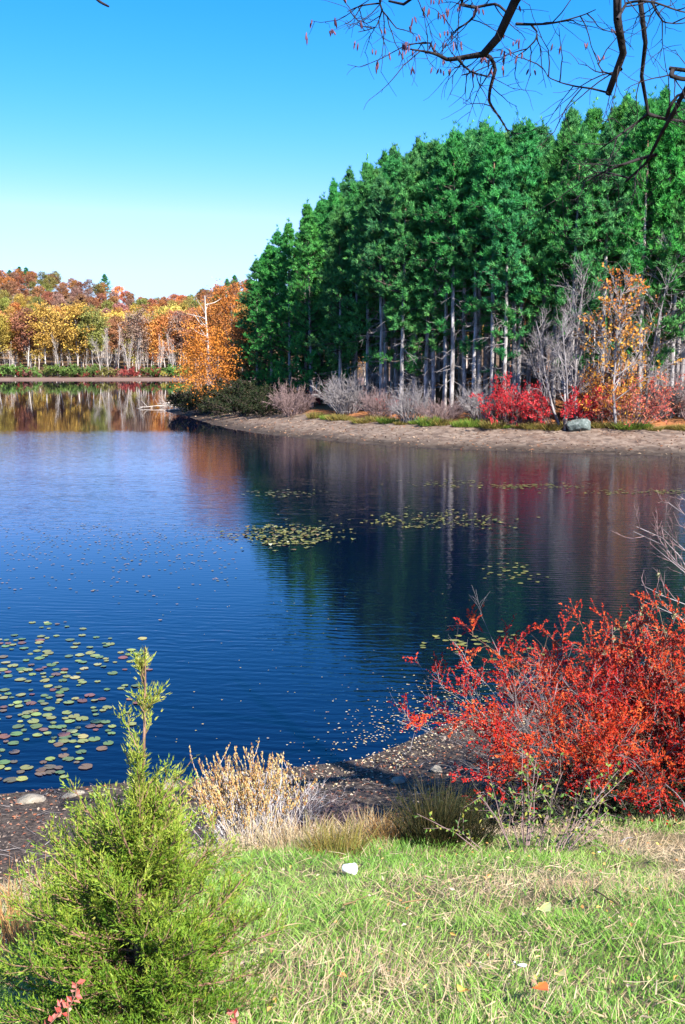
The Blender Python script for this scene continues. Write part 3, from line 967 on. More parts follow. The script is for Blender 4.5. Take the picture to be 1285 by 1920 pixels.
OAK = [broad(700 + k, b_, rx, 85, 38, 0.30, M_pinktwig, 0.2, spread=0.5) for k, (b_, rx) in enumerate([(0.06, 5.0), (0.12, 4.4), (0.10, 5.2)])]
for k, (u, vt, y, cn, lab, wsc) in enumerate([
        (390, 606, 102.5, (0.52, 0.19, 0.032), "bright orange oak hanging low over the point of the headland", 0.95),
        (436, 522, 121, (0.42, 0.15, 0.035), "tall rust orange oak at the left edge of the pine grove", 0.80),
        (402, 566, 126, (0.40, 0.16, 0.04), "orange brown oak behind the bright oak on the headland point", 0.85),
        (366, 640, 112, (0.46, 0.17, 0.03), "small orange oak leaning out at the tip of the headland", 0.75),
        (448, 600, 113, (0.38, 0.13, 0.035), "dull orange oak half hidden by the leftmost pines", 0.8)]):
    x = at(u, 700, y)[0]; z = max(hz(x, y), 0.1); H = at(u, vt, y)[2] - z
    tr, cr = OAK[k % 3]
    root = thing("oak_tree", lab, "oak tree", (x, y, z), 1.3 * k, "orange oaks on the headland point", H / HT)
    root.scale = (H / HT * wsc * 1.1, H / HT * wsc * 1.1, H / HT)
    inst("trunk", tr, root); inst("crown", cr, root, cn)
x = at(388, 600, 114)[0]; z = hz(x, 114); H = at(388, 549, 114)[2] - z
rngs = np.random.default_rng(5)
g = G(); T = grow(rngs, [[0, 0, -0.3]], [[0.02, 0, 1]], H, 10, 0.02, 0.03)
tubes(g, T, np.linspace(0.24, 0.05, 10)[None], 7)
root = thing("dead_snag", "pale dead tree stem rising bare above the orange oaks", "dead tree", (x, 114, z))
g.obj("trunk", M_pale, root)
g = G(); Q, D, t, i = along(rngs, T, 9, 0.55, 0.95)
B = grow(rngs, Q, splay(rngs, D, 35, 75), rngs.uniform(0.8, 3.0, 9), 5, 0.03, 0.12)
tubes(g, B, np.linspace(0.07, 0.015, 5)[None], 4); g.obj("branches", M_pale, root)

# fallen branches in the water at the tip
rngs = np.random.default_rng(9)
for k, (u0, v0, u1, v1, r_, lab) in enumerate([(350, 757, 262, 764, 0.09, "longest grey fallen branch lying out from the headland tip"), (340, 752, 300, 757, 0.11, "thick pale fallen log beside the headland tip"),
                                               (352, 766, 305, 768, 0.07, "thin fallen branch low at the waterline of the headland tip")]):
    a = on(u0, v0, 0.35); b = on(u1, v1, 0.12)
    P = np.linspace(a, b, 8) + rngs.normal(0, 0.06, (8, 3)) * np.array([1, 1, 0.5])
    root = thing("fallen_branch", lab, "fallen branch", tuple(a), 0, "driftwood at the headland tip")
    g = G(); tubes(g, (P - a)[None], np.linspace(r_, r_ * 0.3, 8)[None], 6); g.obj("stem", M_pale, root)
    g = G(); Q, D, t, i = along(rngs, (P - a)[None], 9, 0.2, 0.95)
    B = grow(rngs, Q, splay(rngs, D, 30, 60, 0.25), rngs.uniform(0.3, 1.3, 9), 4, 0.0, 0.1)
    tubes(g, B, np.linspace(0.03, 0.01, 4)[None], 3); g.obj("twigs", M_pale, root)

# shrubs on the headland -------------------------------------------------------
M_redleaf = leaf_mat("red_leaves", [(0.30, 0.010, 0.020), (0.50, 0.020, 0.030), (0.62, 0.05, 0.045)], 0.5, 0.3, 0.3)
M_yelleaf = leaf_mat("yellow_orange_leaves", [(0.45, 0.12, 0.02), (0.60, 0.26, 0.03), (0.65, 0.38, 0.05)], 0.5, 0.3, 0.3)
M_pinkleaf = leaf_mat("pink_leaves", [(0.38, 0.05, 0.05), (0.50, 0.12, 0.08), (0.52, 0.24, 0.10)], 0.5, 0.3, 0.3)
M_greenleaf = leaf_mat("green_leaves", [(0.05, 0.12, 0.02), (0.12, 0.22, 0.035), (0.30, 0.28, 0.05)], 0.5, 0.3, 0.3)
BUSHB = [shrub(800 + k, 3.6, 2.6, 60, 9, M_pinktwig, None, 0, 0, 0.035, sub=5) for k in range(3)]
BUSHG = [shrub(810 + k, 3.2, 2.4, 60, 9, M_deadtwig, None, 0, 0, 0.035, sub=5) for k in range(2)]


def at_beach(u, v, dz=0.0):
    return hit(u, v, h_head, 40, 200)


bl = [
    (550, 778, 2.9, 2.6, "b", None, "leftmost bare pinkish grey bush at the back of the beach"),
    (650, 775, 3.6, 3.4, "g", None, "large rounded bare grey bush with a red top behind the beach"),
    (715, 782, 2.2, 2.2, "b", None, "small bare brown bush between the round grey bush and thick pines"),
    (770, 792, 2.2, 3.0, "g", None, "narrow upright grey bush in front of the pine trunks"),
    (825, 790, 2.6, 1.7, "b", None, "low pinkish bush right of the upright grey bush"),
    (902, 785, 2.3, 2.6, "g", None, "grey twiggy bush left of the first scarlet bush"),
    (1000, 790, 2.0, 2.2, "b", None, "bare brown bush between the two scarlet bushes"),
    (1110, 785, 2.6, 2.6, "b", None, "bare twiggy bush behind the boulder"),
    (1245, 780, 3.0, 4.0, "g", None, "tall bare grey bush at the right end of the beach"),
    (1300, 785, 3.2, 3.4, "b", None, "bare pinkish bush at the picture's right edge on the far beach"),
]
for k, (u, v, W, H, kd, _, lab) in enumerate(bl):
    p = at_beach(u, v)
    ms = (BUSHB if kd == "b" else BUSHG)[k % (3 if kd == "b" else 2)]
    put("bare_bush", lab, "bush", tuple(p - [0, 0, 0.05]), ms, 1.1 * k, "bare bushes behind the beach", (W / 3.4, W / 3.4, H / 2.5))
RB = [shrub(830, 3.4, 2.8, 30, 8, M_pinktwig, M_redleaf, 5200, 0.15, 0.018, sub=4),
      shrub(831, 3.4, 2.8, 30, 8, M_pinktwig, M_redleaf, 5200, 0.15, 0.018, sub=4),
      shrub(832, 3.6, 3.0, 30, 8, M_pinktwig, M_pinkleaf, 3000, 0.15, 0.018, sub=4),
      shrub(833, 3.4, 3.2, 24, 8, M_pinktwig, M_yelleaf, 2400, 0.16, 0.018, sub=4),
      shrub(834, 1.0, 1.0, 12, 6, M_pinktwig, M_redleaf, 500, 0.12, 0.012, sub=3)]
for k, (u, v, W, H, q, lab) in enumerate([
        (956, 798, 2.9, 3.2, 0, "scarlet bush left of centre on the beach, narrow and tall"),
        (1050, 802, 3.5, 3.0, 1, "broad scarlet bush just left of the grey boulder"),
        (1180, 800, 4.2, 3.6, 2, "pinkish red bush right of the grey boulder"),
        (1130, 790, 3.2, 4.0, 3, "yellow orange leaved bush behind the boulder"),
        (622, 748, 1.3, 2.2, 4, "small red sprig bush at the top of the round grey bush"),
        (735, 775, 1.6, 1.3, 4, "small crimson bush between the low yellow clumps"),
        (590, 760, 1.4, 1.6, 4, "small crimson bush behind the leftmost bare bush")]):
    p = at_beach(u, v)
    ref = [(3.4, 2.8), (3.4, 2.8), (3.6, 3.0), (3.4, 3.2), (1.0, 1.0)][q]
    put("red_bush" if q != 3 else "yellow_bush", lab, "bush", tuple(p - [0, 0, 0.05]), RB[q], 0.9 * k, "colourful bushes behind the beach", (W / ref[0], W / ref[0], H / ref[1]))
# low grassy clumps along the back of the beach
def clump(seed, n, H, spread, mat, w=0.012, lean=0.5, curl=-0.10, m=5, rpow=0.5):
    rng = np.random.default_rng(seed); g = G()
    a = rng.uniform(0, 6.28, n); q = rng.random(n) ** rpow
    P0 = np.stack([spread * q * np.cos(a), spread * q * np.sin(a), 0 * a - 0.03], 1)
    b = a + rng.normal(0, 0.8, n)
    D0 = np.stack([lean * q * np.cos(b), lean * q * np.sin(b), 1 + 0 * a], 1)
    S = grow(rng, P0, D0, H * rng.uniform(0.5, 1.1, n), m, curl, 0.06)
    blades(g, S, w * rng.uniform(0.6, 1.2, n), rng.random(n), rng)
    return g.mesh("blades", [mat])


def blades(g, S, W, rnd, rng, mat=0):
    """ribbons along polylines S (n,m,3), tapering to a point"""
    n, m, _ = S.shape
    W = np.broadcast_to(W, (n,))
    side = rdir(rng, n); side[:, 2] *= 0.2
    T = nrm(S[:, -1] - S[:, 0]); side = nrm(side - T * np.sum(side * T, -1, keepdims=True))
    taper = np.linspace(1, 0.0, m) ** 0.6
    off = side[:, None, :] * (W[:, None] * taper[None])[..., None] * 0.5
    A = S - off; B = S + off
    V = np.stack([A[:, :-1], B[:, :-1]], 2).reshape(n, -1, 3)        # m-1 pairs
    V = np.concatenate([V, S[:, -1:]], 1)
    k = 2 * (m - 1) + 1
    base = (np.arange(n) * k)[:, None]
    V = V.reshape(-1, 3); off0 = g.n
    g.v.append(V); g.n += len(V)
    qs = []
    for j in range(m - 2):
        qs.append(np.concatenate([base + 2 * j, base + 2 * j + 1, base + 2 * j + 3, base + 2 * j + 2], 1))
    if qs:
        F = np.concatenate(qs); g.f.append(F + off0); g.r.append(np.tile(rnd, m - 2)); g.m.append(np.full(len(F), mat)); g.sm.append(np.full(len(F), False))
    F = np.concatenate([base + 2 * (m - 2), base + 2 * (m - 2) + 1, base + 2 * (m - 1)], 1)
    g.f.append(F + off0); g.r.append(np.asarray(rnd)); g.m.append(np.full(n, mat)); g.sm.append(np.full(n, False))


M_goldgrass = leaf_mat("golden_sedge", [(0.14, 0.10, 0.025), (0.26, 0.19, 0.045), (0.12, 0.14, 0.025), (0.30, 0.21, 0.08)], 0.6, 0.3, 0.2)
M_greensedge = leaf_mat("green_sedge", [(0.06, 0.14, 0.02), (0.14, 0.24, 0.03), (0.26, 0.26, 0.05)], 0.6, 0.3, 0.2)
CL = [clump(850 + k, 420, 0.75, 0.75, M_goldgrass if k % 2 == 0 else M_greensedge, 0.05, 0.7) for k in range(4)]
rng = np.random.default_rng(99)
cu = [(590, 0), (612, 1), (634, 0), (656, 0), (680, 0), (700, 2), (725, 3), (752, 2), (786, 1), (808, 3), (832, 2), (860, 1), (880, 3), (905, 1), (930, 0), (952, 3), (978, 2), (1002, 0), (1028, 2), (1060, 0), (1122, 2), (1150, 0), (1176, 1), (1204, 3), (1226, 0), (1252, 2), (1278, 0), (1300, 2)]
for k, (u, q) in enumerate(cu):
    v = np.interp(u, [560, 640, 740, 840, 1000, 1290], [782, 788, 795, 798, 803, 806]) + rng.uniform(-3, 2)
    p = at_beach(u + rng.uniform(-8, 8), v)
    put("sedge_clump", f"{'golden' if q % 2 == 0 else 'green'} sedge clump, {ORD[k]} from the left along the back of the beach", "sedge", tuple(p), (CL[q],), 0.7 * k, "sedge clumps along the back of the beach", (lambda q: (q, q, q * rng.uniform(0.6, 1.1)))(rng.uniform(0.5, 1.15)), names=("blades",))
# boulder
def rock(name, label, loc, size, seed, mat, group=None, rz=0.0):
    bm = bmesh.new(); bmesh.ops.create_icosphere(bm, subdivisions=4, radius=1.0)
    r_ = np.random.default_rng(seed)
    pl = rdir(r_, 14); off = r_.uniform(0.62, 0.95, 14)
    for v in bm.verts:
        c = np.array(v.co)
        for n_, o_ in zip(pl, off):
            dd = c @ n_ - o_
            if dd > 0:
                c = c - n_ * dd * 0.85
        c = c * (1 + 0.06 * (float(vnoise(c[0] * 4 + c[2] * 3, c[1] * 4 - c[2] * 2, seed)) - 0.5))
        v.co = Vector(c * np.array(size))
    me = bpy.data.meshes.new(name); bm.to_mesh(me); bm.free()
    me.materials.append(mat)
    o = bpy.data.objects.new(name, me); COL.objects.link(o); o.location = loc; o.rotation_euler = (0, 0, rz)
    return tag(o, label, "rock", group)


M_bould = ground_mat("boulder_stone", [(0.03, 0.04, 0.036), (0.10, 0.125, 0.115), (0.22, 0.25, 0.24)], 3.0, bump=1.0, dist=0.08)
M_rock = ground_mat("shore_stone", [(0.13, 0.115, 0.09), (0.24, 0.21, 0.165), (0.34, 0.30, 0.24)], 9.0, bump=1.0, dist=0.03)
p = at_beach(1084, 806)
rock("boulder", "grey lichen-covered boulder at the foot of the scarlet bush", tuple(p + [0, 0, 0.25]), (1.05, 0.8, 0.62), 3, M_bould, rz=0.4)

# shrubs at the headland tip, leaves coloured near black to imitate deep shade
M_shadeleaf = leaf_mat("shade_dark_leaves", [(0.010, 0.018, 0.008), (0.018, 0.030, 0.011), (0.04, 0.032, 0.014)], 0.7, 0.1, 0.1)
TS = [shrub(870 + k, 3.2, 2.4, 30, 9, M_crownwood, M_shadeleaf, 4500, 0.18, 0.03, sub=4) for k in range(2)]
for k, (u, v, W, H, q, lab) in enumerate([(352, 768, 2.8, 2.6, 0, "shade-coloured bush nearest the tip of the headland"), (384, 775, 3.2, 3.0, 1, "leafy dark bush under the bright orange oak"), (420, 776, 3.4, 2.6, 0, "bush coloured dark for shade at the left end of the beach"),
                                          (455, 778, 3.4, 2.8, 1, "leafy shade-coloured bush in front of the leftmost pines"), (492, 778, 3.0, 2.4, 0, "shade-coloured bush left of the bare pinkish bushes"), (330, 762, 2.2, 1.8, 0, "small twiggy bush leaning over the water at the tip"),
                                          (440, 768, 4.0, 3.8, 0, "tall dark bush behind the leafy shade-coloured bush, under the pines"), (478, 768, 4.0, 3.6, 1, "tall dark bush among the stems of the leftmost pines"), (515, 768, 3.6, 3.0, 0, "dark bush just behind the leftmost bare pinkish bush"), (400, 764, 4.0, 3.2, 1, "dark bush behind the trunk of the bright orange oak")]):
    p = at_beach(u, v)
    put("shade_tinted_bush", lab, "bush", tuple(p), TS[q], k * 1.0, "shade-coloured bushes at the headland tip", (W / 3.2, W / 3.2, H / 3.2))

# bare grey trees and thin yellow maple in front of the pines
for k, (u, vb, vt, st, lab) in enumerate([(1085, 760, 462, 1, "tall bare grey tree with fine twigs before the pines"), (1020, 752, 560, 2, "shorter bare grey tree left of the tall bare one"),
                                          (1215, 755, 430, 1, "bare grey tree behind the orange leaved tree"), (1060, 765, 600, 3, "low many stemmed bare grey tree behind the broad scarlet bush")]):
    yb = [71.5, 73.0, 72.5, 70.5][k]; xb = at(u, 700, yb)[0]; p = np.array([xb, yb, hz(xb, yb)])
    H = at(u, vt, p[1])[2] - p[2]
    tr, br, _ = bare(900 + k, M_deadtwig, H * 1.2, [15, 10, 14, 9][k], 7, 5, 0.13 if st == 1 else 0.10, 0.95, st, (30, 65), 1.2)
    root = thing("bare_grey_tree", lab, "bare tree", tuple(p), 0.8 * k, "bare trees before the pines")
    inst("trunk", tr, root); inst("branches", br, root)
p = np.array([at(1160, 700, 70.0)[0], 70.0, hz(at(1160, 700, 70.0)[0], 70.0)]); H = at(1160, 505, p[1])[2] - p[2]
rngs = np.random.default_rng(12)
tr, br, L3 = bare(911, M_deadtwig, H * 1.15, 24, 8, 5, 0.12, 1.1, 1, (40, 75), 1.5)
root = thing("yellow_maple", "slender tree with sparse yellow and orange leaves in front of the pines", "maple tree", tuple(p), 0.4)
inst("trunk", tr, root); inst("branches", br, root)
g = G(); Q, D, t, i = along(rngs, L3[rngs.random(len(L3)) < 0.36], 4, 0.2, 1.0)
rn = np.clip(1.1 - Q[:, 2] / H + rngs.normal(0, 0.2, len(Q)), 0, 1)
leaves(g, Q, splay(rngs, D, 30, 80), nrm(rdir(rngs, len(Q)) + [0, 0, 1.0]), rngs.uniform(0.14, 0.26, len(Q)), 0.17, rn)
g.obj("leaves", M_yelleaf, root)

# leaf litter on the beach
rngs = np.random.default_rng(13)
n = 9000
X = rngs.uniform(-16, 30, n); Y = rngs.uniform(56, 112, n)
d = head_d(X, Y); k = (d > 0.1) & (d < 7.5); X, Y, d = X[k], Y[k], d[k]
g = G(); Pn = np.stack([X, Y, h_head(X, Y, d) + 0.02], 1)
leaves(g, Pn, nrm(rngs.normal(0, 1, (len(X), 3)) * [1, 1, 0.25]), nrm(rngs.normal(0, 0.4, (len(X), 3)) + [0, 0, 1]), rngs.uniform(0.10, 0.26, len(X)), 0.12, rngs.random(len(X)))
M_litter = leaf_mat("dry_leaf_litter", [(0.18, 0.065, 0.03), (0.26, 0.15, 0.09), (0.10, 0.055, 0.035), (0.38, 0.28, 0.19)], 0.7, 0.1, 0.2)
stuff(g.obj("beach_leaf_litter", M_litter), "dry brown leaf litter scattered over the headland beach", "leaf litter")

# ------------------------------------------------------------------ lily pads and floating leaves
def pad_mat():
    m, t, b, out = mat_base("lily_pad")
    oi = node(t, "ShaderNodeObjectInfo"); tc = node(t, "ShaderNodeTexCoord")
    nz = node(t, "ShaderNodeTexNoise"); nz.inputs["Scale"].default_value = 9.0
    t.links.new(tc.outputs["Object"], nz.inputs["Vector"])
    r = ramp(t, [(0.3, (0.75, 0.7, 0.6)), (0.7, (1.2, 1.15, 1.1))]); t.links.new(nz.outputs[0], r.inputs[0])
    mx = node(t, "ShaderNodeMix", data_type='RGBA', blend_type='MULTIPLY'); mx.inputs[0].default_value = 1
    t.links.new(oi.outputs["Color"], mx.inputs[6]); t.links.new(r.outputs[0], mx.inputs[7]); t.links.new(mx.outputs[2], b.inputs["Base Color"])
    b.inputs["Roughness"].default_value = 0.45
    return m


M_pad = pad_mat()
PADS = []
for k in range(6):
    r_ = np.random.default_rng(950 + k)
    a = np.linspace(0.16, 6.283 - 0.16, 15)
    R = 1 + r_.normal(0, 0.05, 15); R[0] *= 0.93; R[-1] *= 0.93
    top = np.concatenate([[[0.06, 0, 0.0]], np.stack([R * np.cos(a), R * np.sin(a) * r_.uniform(0.86, 1.0), 0.03 * np.abs(r_.normal(0, 1, 15))], 1)])
    F = np.array([[0, i, i + 1] for i in range(1, 15)])
    g = G(); g.add(top, F)
    rim_b = top.copy(); rim_b[:, 2] -= 0.03
    g.add(np.concatenate([top[1:], rim_b[1:]]), np.array([[i, i + 15, i + 16, i + 1] for i in range(14)]))
    PADS.append(g.mesh("lily_pad", [M_pad]))
PADC = {"yellow green": (0.18, 0.21, 0.04), "green": (0.09, 0.15, 0.035), "pale yellow": (0.28, 0.26, 0.08), "reddish brown": (0.15, 0.06, 0.035), "brown": (0.12, 0.08, 0.035)}
rng = np.random.default_rng(31)
cand = []
while len(cand) < 270:
    u = rng.uniform(-40, 300); v = 1165 + 300 * rng.random() ** 0.9
    edge = np.interp(v, [1165, 1200, 1260, 1330, 1400, 1470], [110, 215, 235, 215, 170, 110]) + 40 * rng.normal()
    if u > edge:
        continue
    cl = float(vnoise(u / 34.0, v / 22.0, 71))
    if cl < 0.35 and rng.random() < 0.75:
        continue
    p = on(u, v, 0.012)
    if p[1] < shore_near(p[0]) + 0.35:
        continue
    if any((p[0] - q[0]) ** 2 + (p[1] - q[1]) ** 2 < 0.017 for q in cand):
        continue
    cand.append((p[0], p[1], v))
for x, y, v in cand:
    w = rng.random()
    cn = "yellow green" if w < 0.42 else "green" if w < 0.70 else "pale yellow" if w < 0.80 else "reddish brown" if w < 0.92 else "brown"
    if v > 1400 and rng.random() < 0.4:
        cn = "brown"
    s = rng.uniform(0.045, 0.105)
    o = bpy.data.objects.new("lily_pad", PADS[rng.integers(6)]); COL.objects.link(o)
    o.location = (x, y, 0.010 + 0.004 * rng.random()); o.scale = (s, s, s * 0.6)
    o.rotation_euler = (rng.normal(0, 0.03), rng.normal(0, 0.03), rng.uniform(0, 6.28)); o.color = (*jitcol(PADC[cn], rng, 0.12), 1)
    part_ = "inner" if v > 1330 else "outer"
    tag(o, f"{cn} lily pad floating in the {part_} part of the patch near the young cedar", "lily pad", f"{cn} lily pads in the {part_} near patch")


def float_patch(name, label, cat, n, fn, size, cols, seed, mat_name, z=0.012, stand=0.0):
    r_ = np.random.default_rng(seed)
    P = []
    while len(P) < n:
        u, v, ok = fn(r_)
        if not ok:
            continue
        q = on(u, v, z)
        if q[1] < shore_near(q[0]) + 0.05:
            continue
        P.append(q)
    P = np.array(P)
    g = G()
    s = r_.uniform(size[0], size[1], n)
    a = r_.uniform(0, 6.28, n)
    k = 7
    ang = a[:, None] + np.linspace(0, 5.6, k)[None]
    tilt = r_.normal(0, 0.10 + stand, (n, 2))
    X = np.cos(ang) * s[:, None]; Yy = np.sin(ang) * s[:, None] * 0.85
    Z = np.abs(X * tilt[:, :1] + Yy * tilt[:, 1:])
    V = np.stack([P[:, 0, None] + X, P[:, 1, None] + Yy, P[:, 2, None] + Z], -1)
    g.add(V, np.arange(n * k).reshape(n, k), r_.random(n))
    return stuff(g.obj(name, leaf_mat(mat_name, cols, 0.45, 0.0, 0.5)), label, cat)


def ell(cu_, cv_, ru, rv, soft=0.25):
    def f(r):
        a = r.uniform(0, 6.28); q = math.sqrt(r.random()) * (1 + abs(r.normal(0, soft)) * (r.random() < 0.3))
        return cu_ + ru * q * math.cos(a), cv_ + rv * q * math.sin(a), True
    return f


PC = [(0.03, 0.04, 0.009), (0.09, 0.095, 0.02), (0.16, 0.14, 0.04), (0.055, 0.07, 0.014), (0.10, 0.06, 0.02)]
float_patch("lily_pad_island", "dense island of olive lily pads in the middle of the lake", "lily pads", 330, ell(540, 1003, 84, 20, 0.5), (0.04, 0.10), PC, 41, "island_pads", stand=0.30)
float_patch("lily_pad_drift", "long thin drift of yellow lily pads right of the olive island", "lily pads", 230, ell(815, 976, 128, 15, 0.5), (0.035, 0.09), PC, 42, "drift_pads", stand=0.2)
float_patch("lily_pad_scatter", "tiny scattered floating leaves across the pale calm band of the lake", "lily pads", 800, lambda r: (r.uniform(-60, 450), 980 + abs(r.normal(0, 55)), True), (0.02, 0.05), [(0.06, 0.06, 0.02), (0.12, 0.08, 0.04), (0.2, 0.13, 0.08), (0.09, 0.11, 0.03)], 43, "scatter_pads")
float_patch("lily_pad_streaks", "faint far streaks of lily pads before the beach reflection", "lily pads", 420, lambda r: ((r.normal(990, 60), r.normal(912, 2.5), True) if r.random() < 0.3 else (r.normal(1240, 90), r.normal(923, 3), True) if r.random() < 0.5 else (r.normal(530, 35), r.normal(926, 4), True) if r.random() < 0.4 else (r.normal(850, 60), r.normal(905, 4), True)), (0.04, 0.10), PC, 44, "streak_pads")
float_patch("dim_lily_pads", "sparse dim lily pads in the dark water left of the red bush", "lily pads", 70, lambda r: (r.normal(960, 35), r.normal(1075, 10), True) if r.random() < 0.5 else (r.normal(905, 60), r.normal(1205, 12), True), (0.04, 0.09), [(0.07, 0.08, 0.015), (0.16, 0.15, 0.03), (0.12, 0.12, 0.03)], 45, "dim_pads")
float_patch("floating_leaves", "small yellow and brown fallen leaves floating near the muddy shore", "fallen leaves", 620, lambda r: (u := r.normal(800, 110), min(1450, max(1255, np.interp(u, [540, 700, 870], [1440, 1395, 1345]) - abs(r.normal(0, 50)))), True), (0.008, 0.021), [(0.30, 0.17, 0.06), (0.45, 0.33, 0.10), (0.5, 0.45, 0.3), (0.2, 0.11, 0.05)], 46, "floating_leaf")
float_patch("floating_leaves", "sparse tiny leaves drifting on the open dark blue water", "fallen leaves", 90, lambda r: (r.uniform(250, 900), r.uniform(1100, 1400), True), (0.008, 0.020), [(0.20, 0.17, 0.06), (0.45, 0.33, 0.10), (0.2, 0.2, 0.06)], 47, "drifting_leaf")

# ------------------------------------------------------------------ near bank: stones, litter, debris
def zn(x, y):
    return float(h_near(np.array([x]), np.array([y]))[0])


for k, (u, v, s, lab) in enumerate([(56, 1503, (0.23, 0.14, 0.085), "flat pale stone at the water's edge, leftmost on the muddy shore"), (138, 1492, (0.17, 0.10, 0.06), "small flat pale stone just behind the cedar's left side"),
                                    (318, 1476, (0.15, 0.12, 0.10), "rounded grey stone between the cedar and the dry brown shrub"), (818, 1446, (0.12, 0.09, 0.07), "grey stone on the mud near the red bush"),
                                    (748, 1466, (0.13, 0.10, 0.07), "small pale stone on the leaf-strewn mud")]):
    p = hit(u, v, h_near, 3, 40)
    rock("shore_stone", lab, tuple(p + [0, 0, s[2] * 0.15]), s, 20 + k, M_rock, "stones on the muddy shore", 0.7 * k)

rng = np.random.default_rng(51)


def scatter_near(n, x0, x1, y0, y1, keep):
    X = rng.uniform(x0, x1, n); Y = rng.uniform(y0, y1, n)
    k = keep(X, Y)
    return X[k], Y[k]


X, Y = scatter_near(30000, -9, 6, 4, 17, lambda X, Y: (Y < shore_near(X) - 0.02) & (bank_f(X, Y) < 0.75) & (rng.random(len(X)) < 0.25 + 0.75 * fbm(X * 0.9, Y * 0.9, 55)))
g = G(); P = np.stack([X, Y, h_near(X, Y) + 0.008], 1); n = len(X)
leaves(g, P, nrm(rng.normal(0, 1, (n, 3)) * [1, 1, 0.25]), nrm(rng.normal(0, 0.45, (n, 3)) + [0, 0, 1]), rng.uniform(0.025, 0.075, n), rng.uniform(0.02, 0.04, n), rng.random(n), 0, 0.2)
M_mudleaf = leaf_mat("mud_litter", [(0.05, 0.03, 0.025), (0.20, 0.07, 0.04), (0.30, 0.12, 0.06), (0.12, 0.07, 0.055), (0.42, 0.33, 0.24), (0.10, 0.07, 0.06)], 0.7, 0.1, 0.3)
stuff(g.obj("shore_leaf_litter", M_mudleaf), "brown and red leaf litter strewn over the dark muddy shore", "leaf litter")
X, Y = scatter_near(5000, -1.5, 4, 12.5, 17, lambda X, Y: (Y < shore_near(X) + 0.1) & (Y > shore_near(X) - 1.5) & (rng.random(len(X)) < 0.5))
g = G(); P = np.stack([X, Y, np.maximum(h_near(X, Y), 0) + 0.012], 1); n = len(X)
leaves(g, P, nrm(rng.normal(0, 1, (n, 3)) * [1, 1, 0.25]), nrm(rng.normal(0, 0.4, (n, 3)) + [0, 0, 1]), rng.uniform(0.03, 0.055, n), rng.uniform(0.02, 0.035, n), rng.random(n), 0, 0.2)
M_yellit = leaf_mat("pale_litter", [(0.40, 0.26, 0.08), (0.50, 0.42, 0.26), (0.45, 0.38, 0.30), (0.25, 0.14, 0.08)], 0.6, 0.1, 0.3)
stuff(g.obj("pale_leaf_litter", M_yellit), "pale yellow fallen leaves along the near waterline", "leaf litter")
# small dead twigs on mud
n = 260
X, Y = scatter_near(900, -7, 4, 6, 15.5, lambda X, Y: (Y < shore_near(X) - 0.1) & (bank_f(X, Y) < 0.6))
g = G(); a = rng.uniform(0, 6.28, len(X))
S = grow(rng, np.stack([X, Y, h_near(X, Y) + 0.015], 1), np.stack([np.cos(a), np.sin(a), 0.08 + 0 * a], 1), rng.uniform(0.1, 0.5, len(X)), 4, 0, 0.12)
tubes(g, S, np.linspace(0.005, 0.002, 4)[None], 3)
stuff(g.obj("twig_litter", M_deadtwig), "small dead twigs lying on the muddy shore", "twigs")

# ------------------------------------------------------------------ grass of the bank
M_grass = leaf_mat("grass_blades", [(0.065, 0.20, 0.022), (0.14, 0.31, 0.038), (0.24, 0.39, 0.065), (0.36, 0.43, 0.13)], 0.5, 0.35, 0.35)
M_straw = leaf_mat("straw_blades", [(0.26, 0.17, 0.08), (0.42, 0.30, 0.17), (0.54, 0.42, 0.28), (0.38, 0.34, 0.15)], 0.6, 0.3, 0.25)
rng = np.random.default_rng(61)


def dry(X, Y):
    q = fbm(X * 0.8 + 3, Y * 0.9, 62, 3)
    s = sstep(0.50, 0.64, q)
    # the trampled straw patch right of the cup and the dry fringe at the bank's lip
    s = np.maximum(s, 0.95 * np.exp(-(((X - 1.05) / 0.75) ** 2 + ((Y - 5.3) / 0.55) ** 2)))
    s = np.maximum(s, 0.6 * np.exp(-(((X - 0.0) / 0.9) ** 2 + ((Y - 3.6) / 0.7) ** 2)))
    e = bank_edge(X)
    s = np.maximum(s, 0.75 * sstep(e - 0.9, e + 0.1, Y) * np.where(X < 0.15, 1.0, 0.35))
    s = np.maximum(s, 0.8 * sstep(-1.2, -2.4, X))
    s = s * (1 - 0.75 * np.exp(-(((X - 1.9) / 0.8) ** 2 + ((Y - 3.7) / 1.1) ** 2)))
    return np.clip(s, 0, 1)


def turf(name, mat, n, keepf, len_rng, wid, lean, label, seed):
    r_ = np.random.default_rng(seed)
    Y = 2.2 + 8.6 * r_.random(n) ** 1.25
    X = r_.uniform(-1, 1, n) * (1.0 + 0.42 * Y)
    k = (r_.random(n) < bank_f(X, Y) ** 1.5) & keepf(X, Y, r_)
    X, Y = X[k], Y[k]; n = len(X)
    a = r_.uniform(0, 6.28, n); l = lean * (0.3 + r_.random(n))
    # blades of a tuft lean together
    a = a * 0.8 + 6.28 * fbm(X * 2.5, Y * 2.5, 64)
    D = np.stack([l * np.cos(a), l * np.sin(a), 1 + 0 * a], 1)
    L = r_.uniform(*len_rng, n) * (0.55 + 0.9 * vnoise(X * 3.1, Y * 3.1, 65))
    S = grow(r_, np.stack([X, Y, h_near(X, Y) - 0.008], 1), D, L, 4, -0.12, 0.10)
    g = G(); blades(g, S, wid * r_.uniform(0.6, 1.3, n), np.clip(0.55 * fbm(X * 1.7, Y * 1.7, 66) + 0.5 * r_.random(n), 0, 1), r_)
    return stuff(g.obj(name, mat), label, "grass")


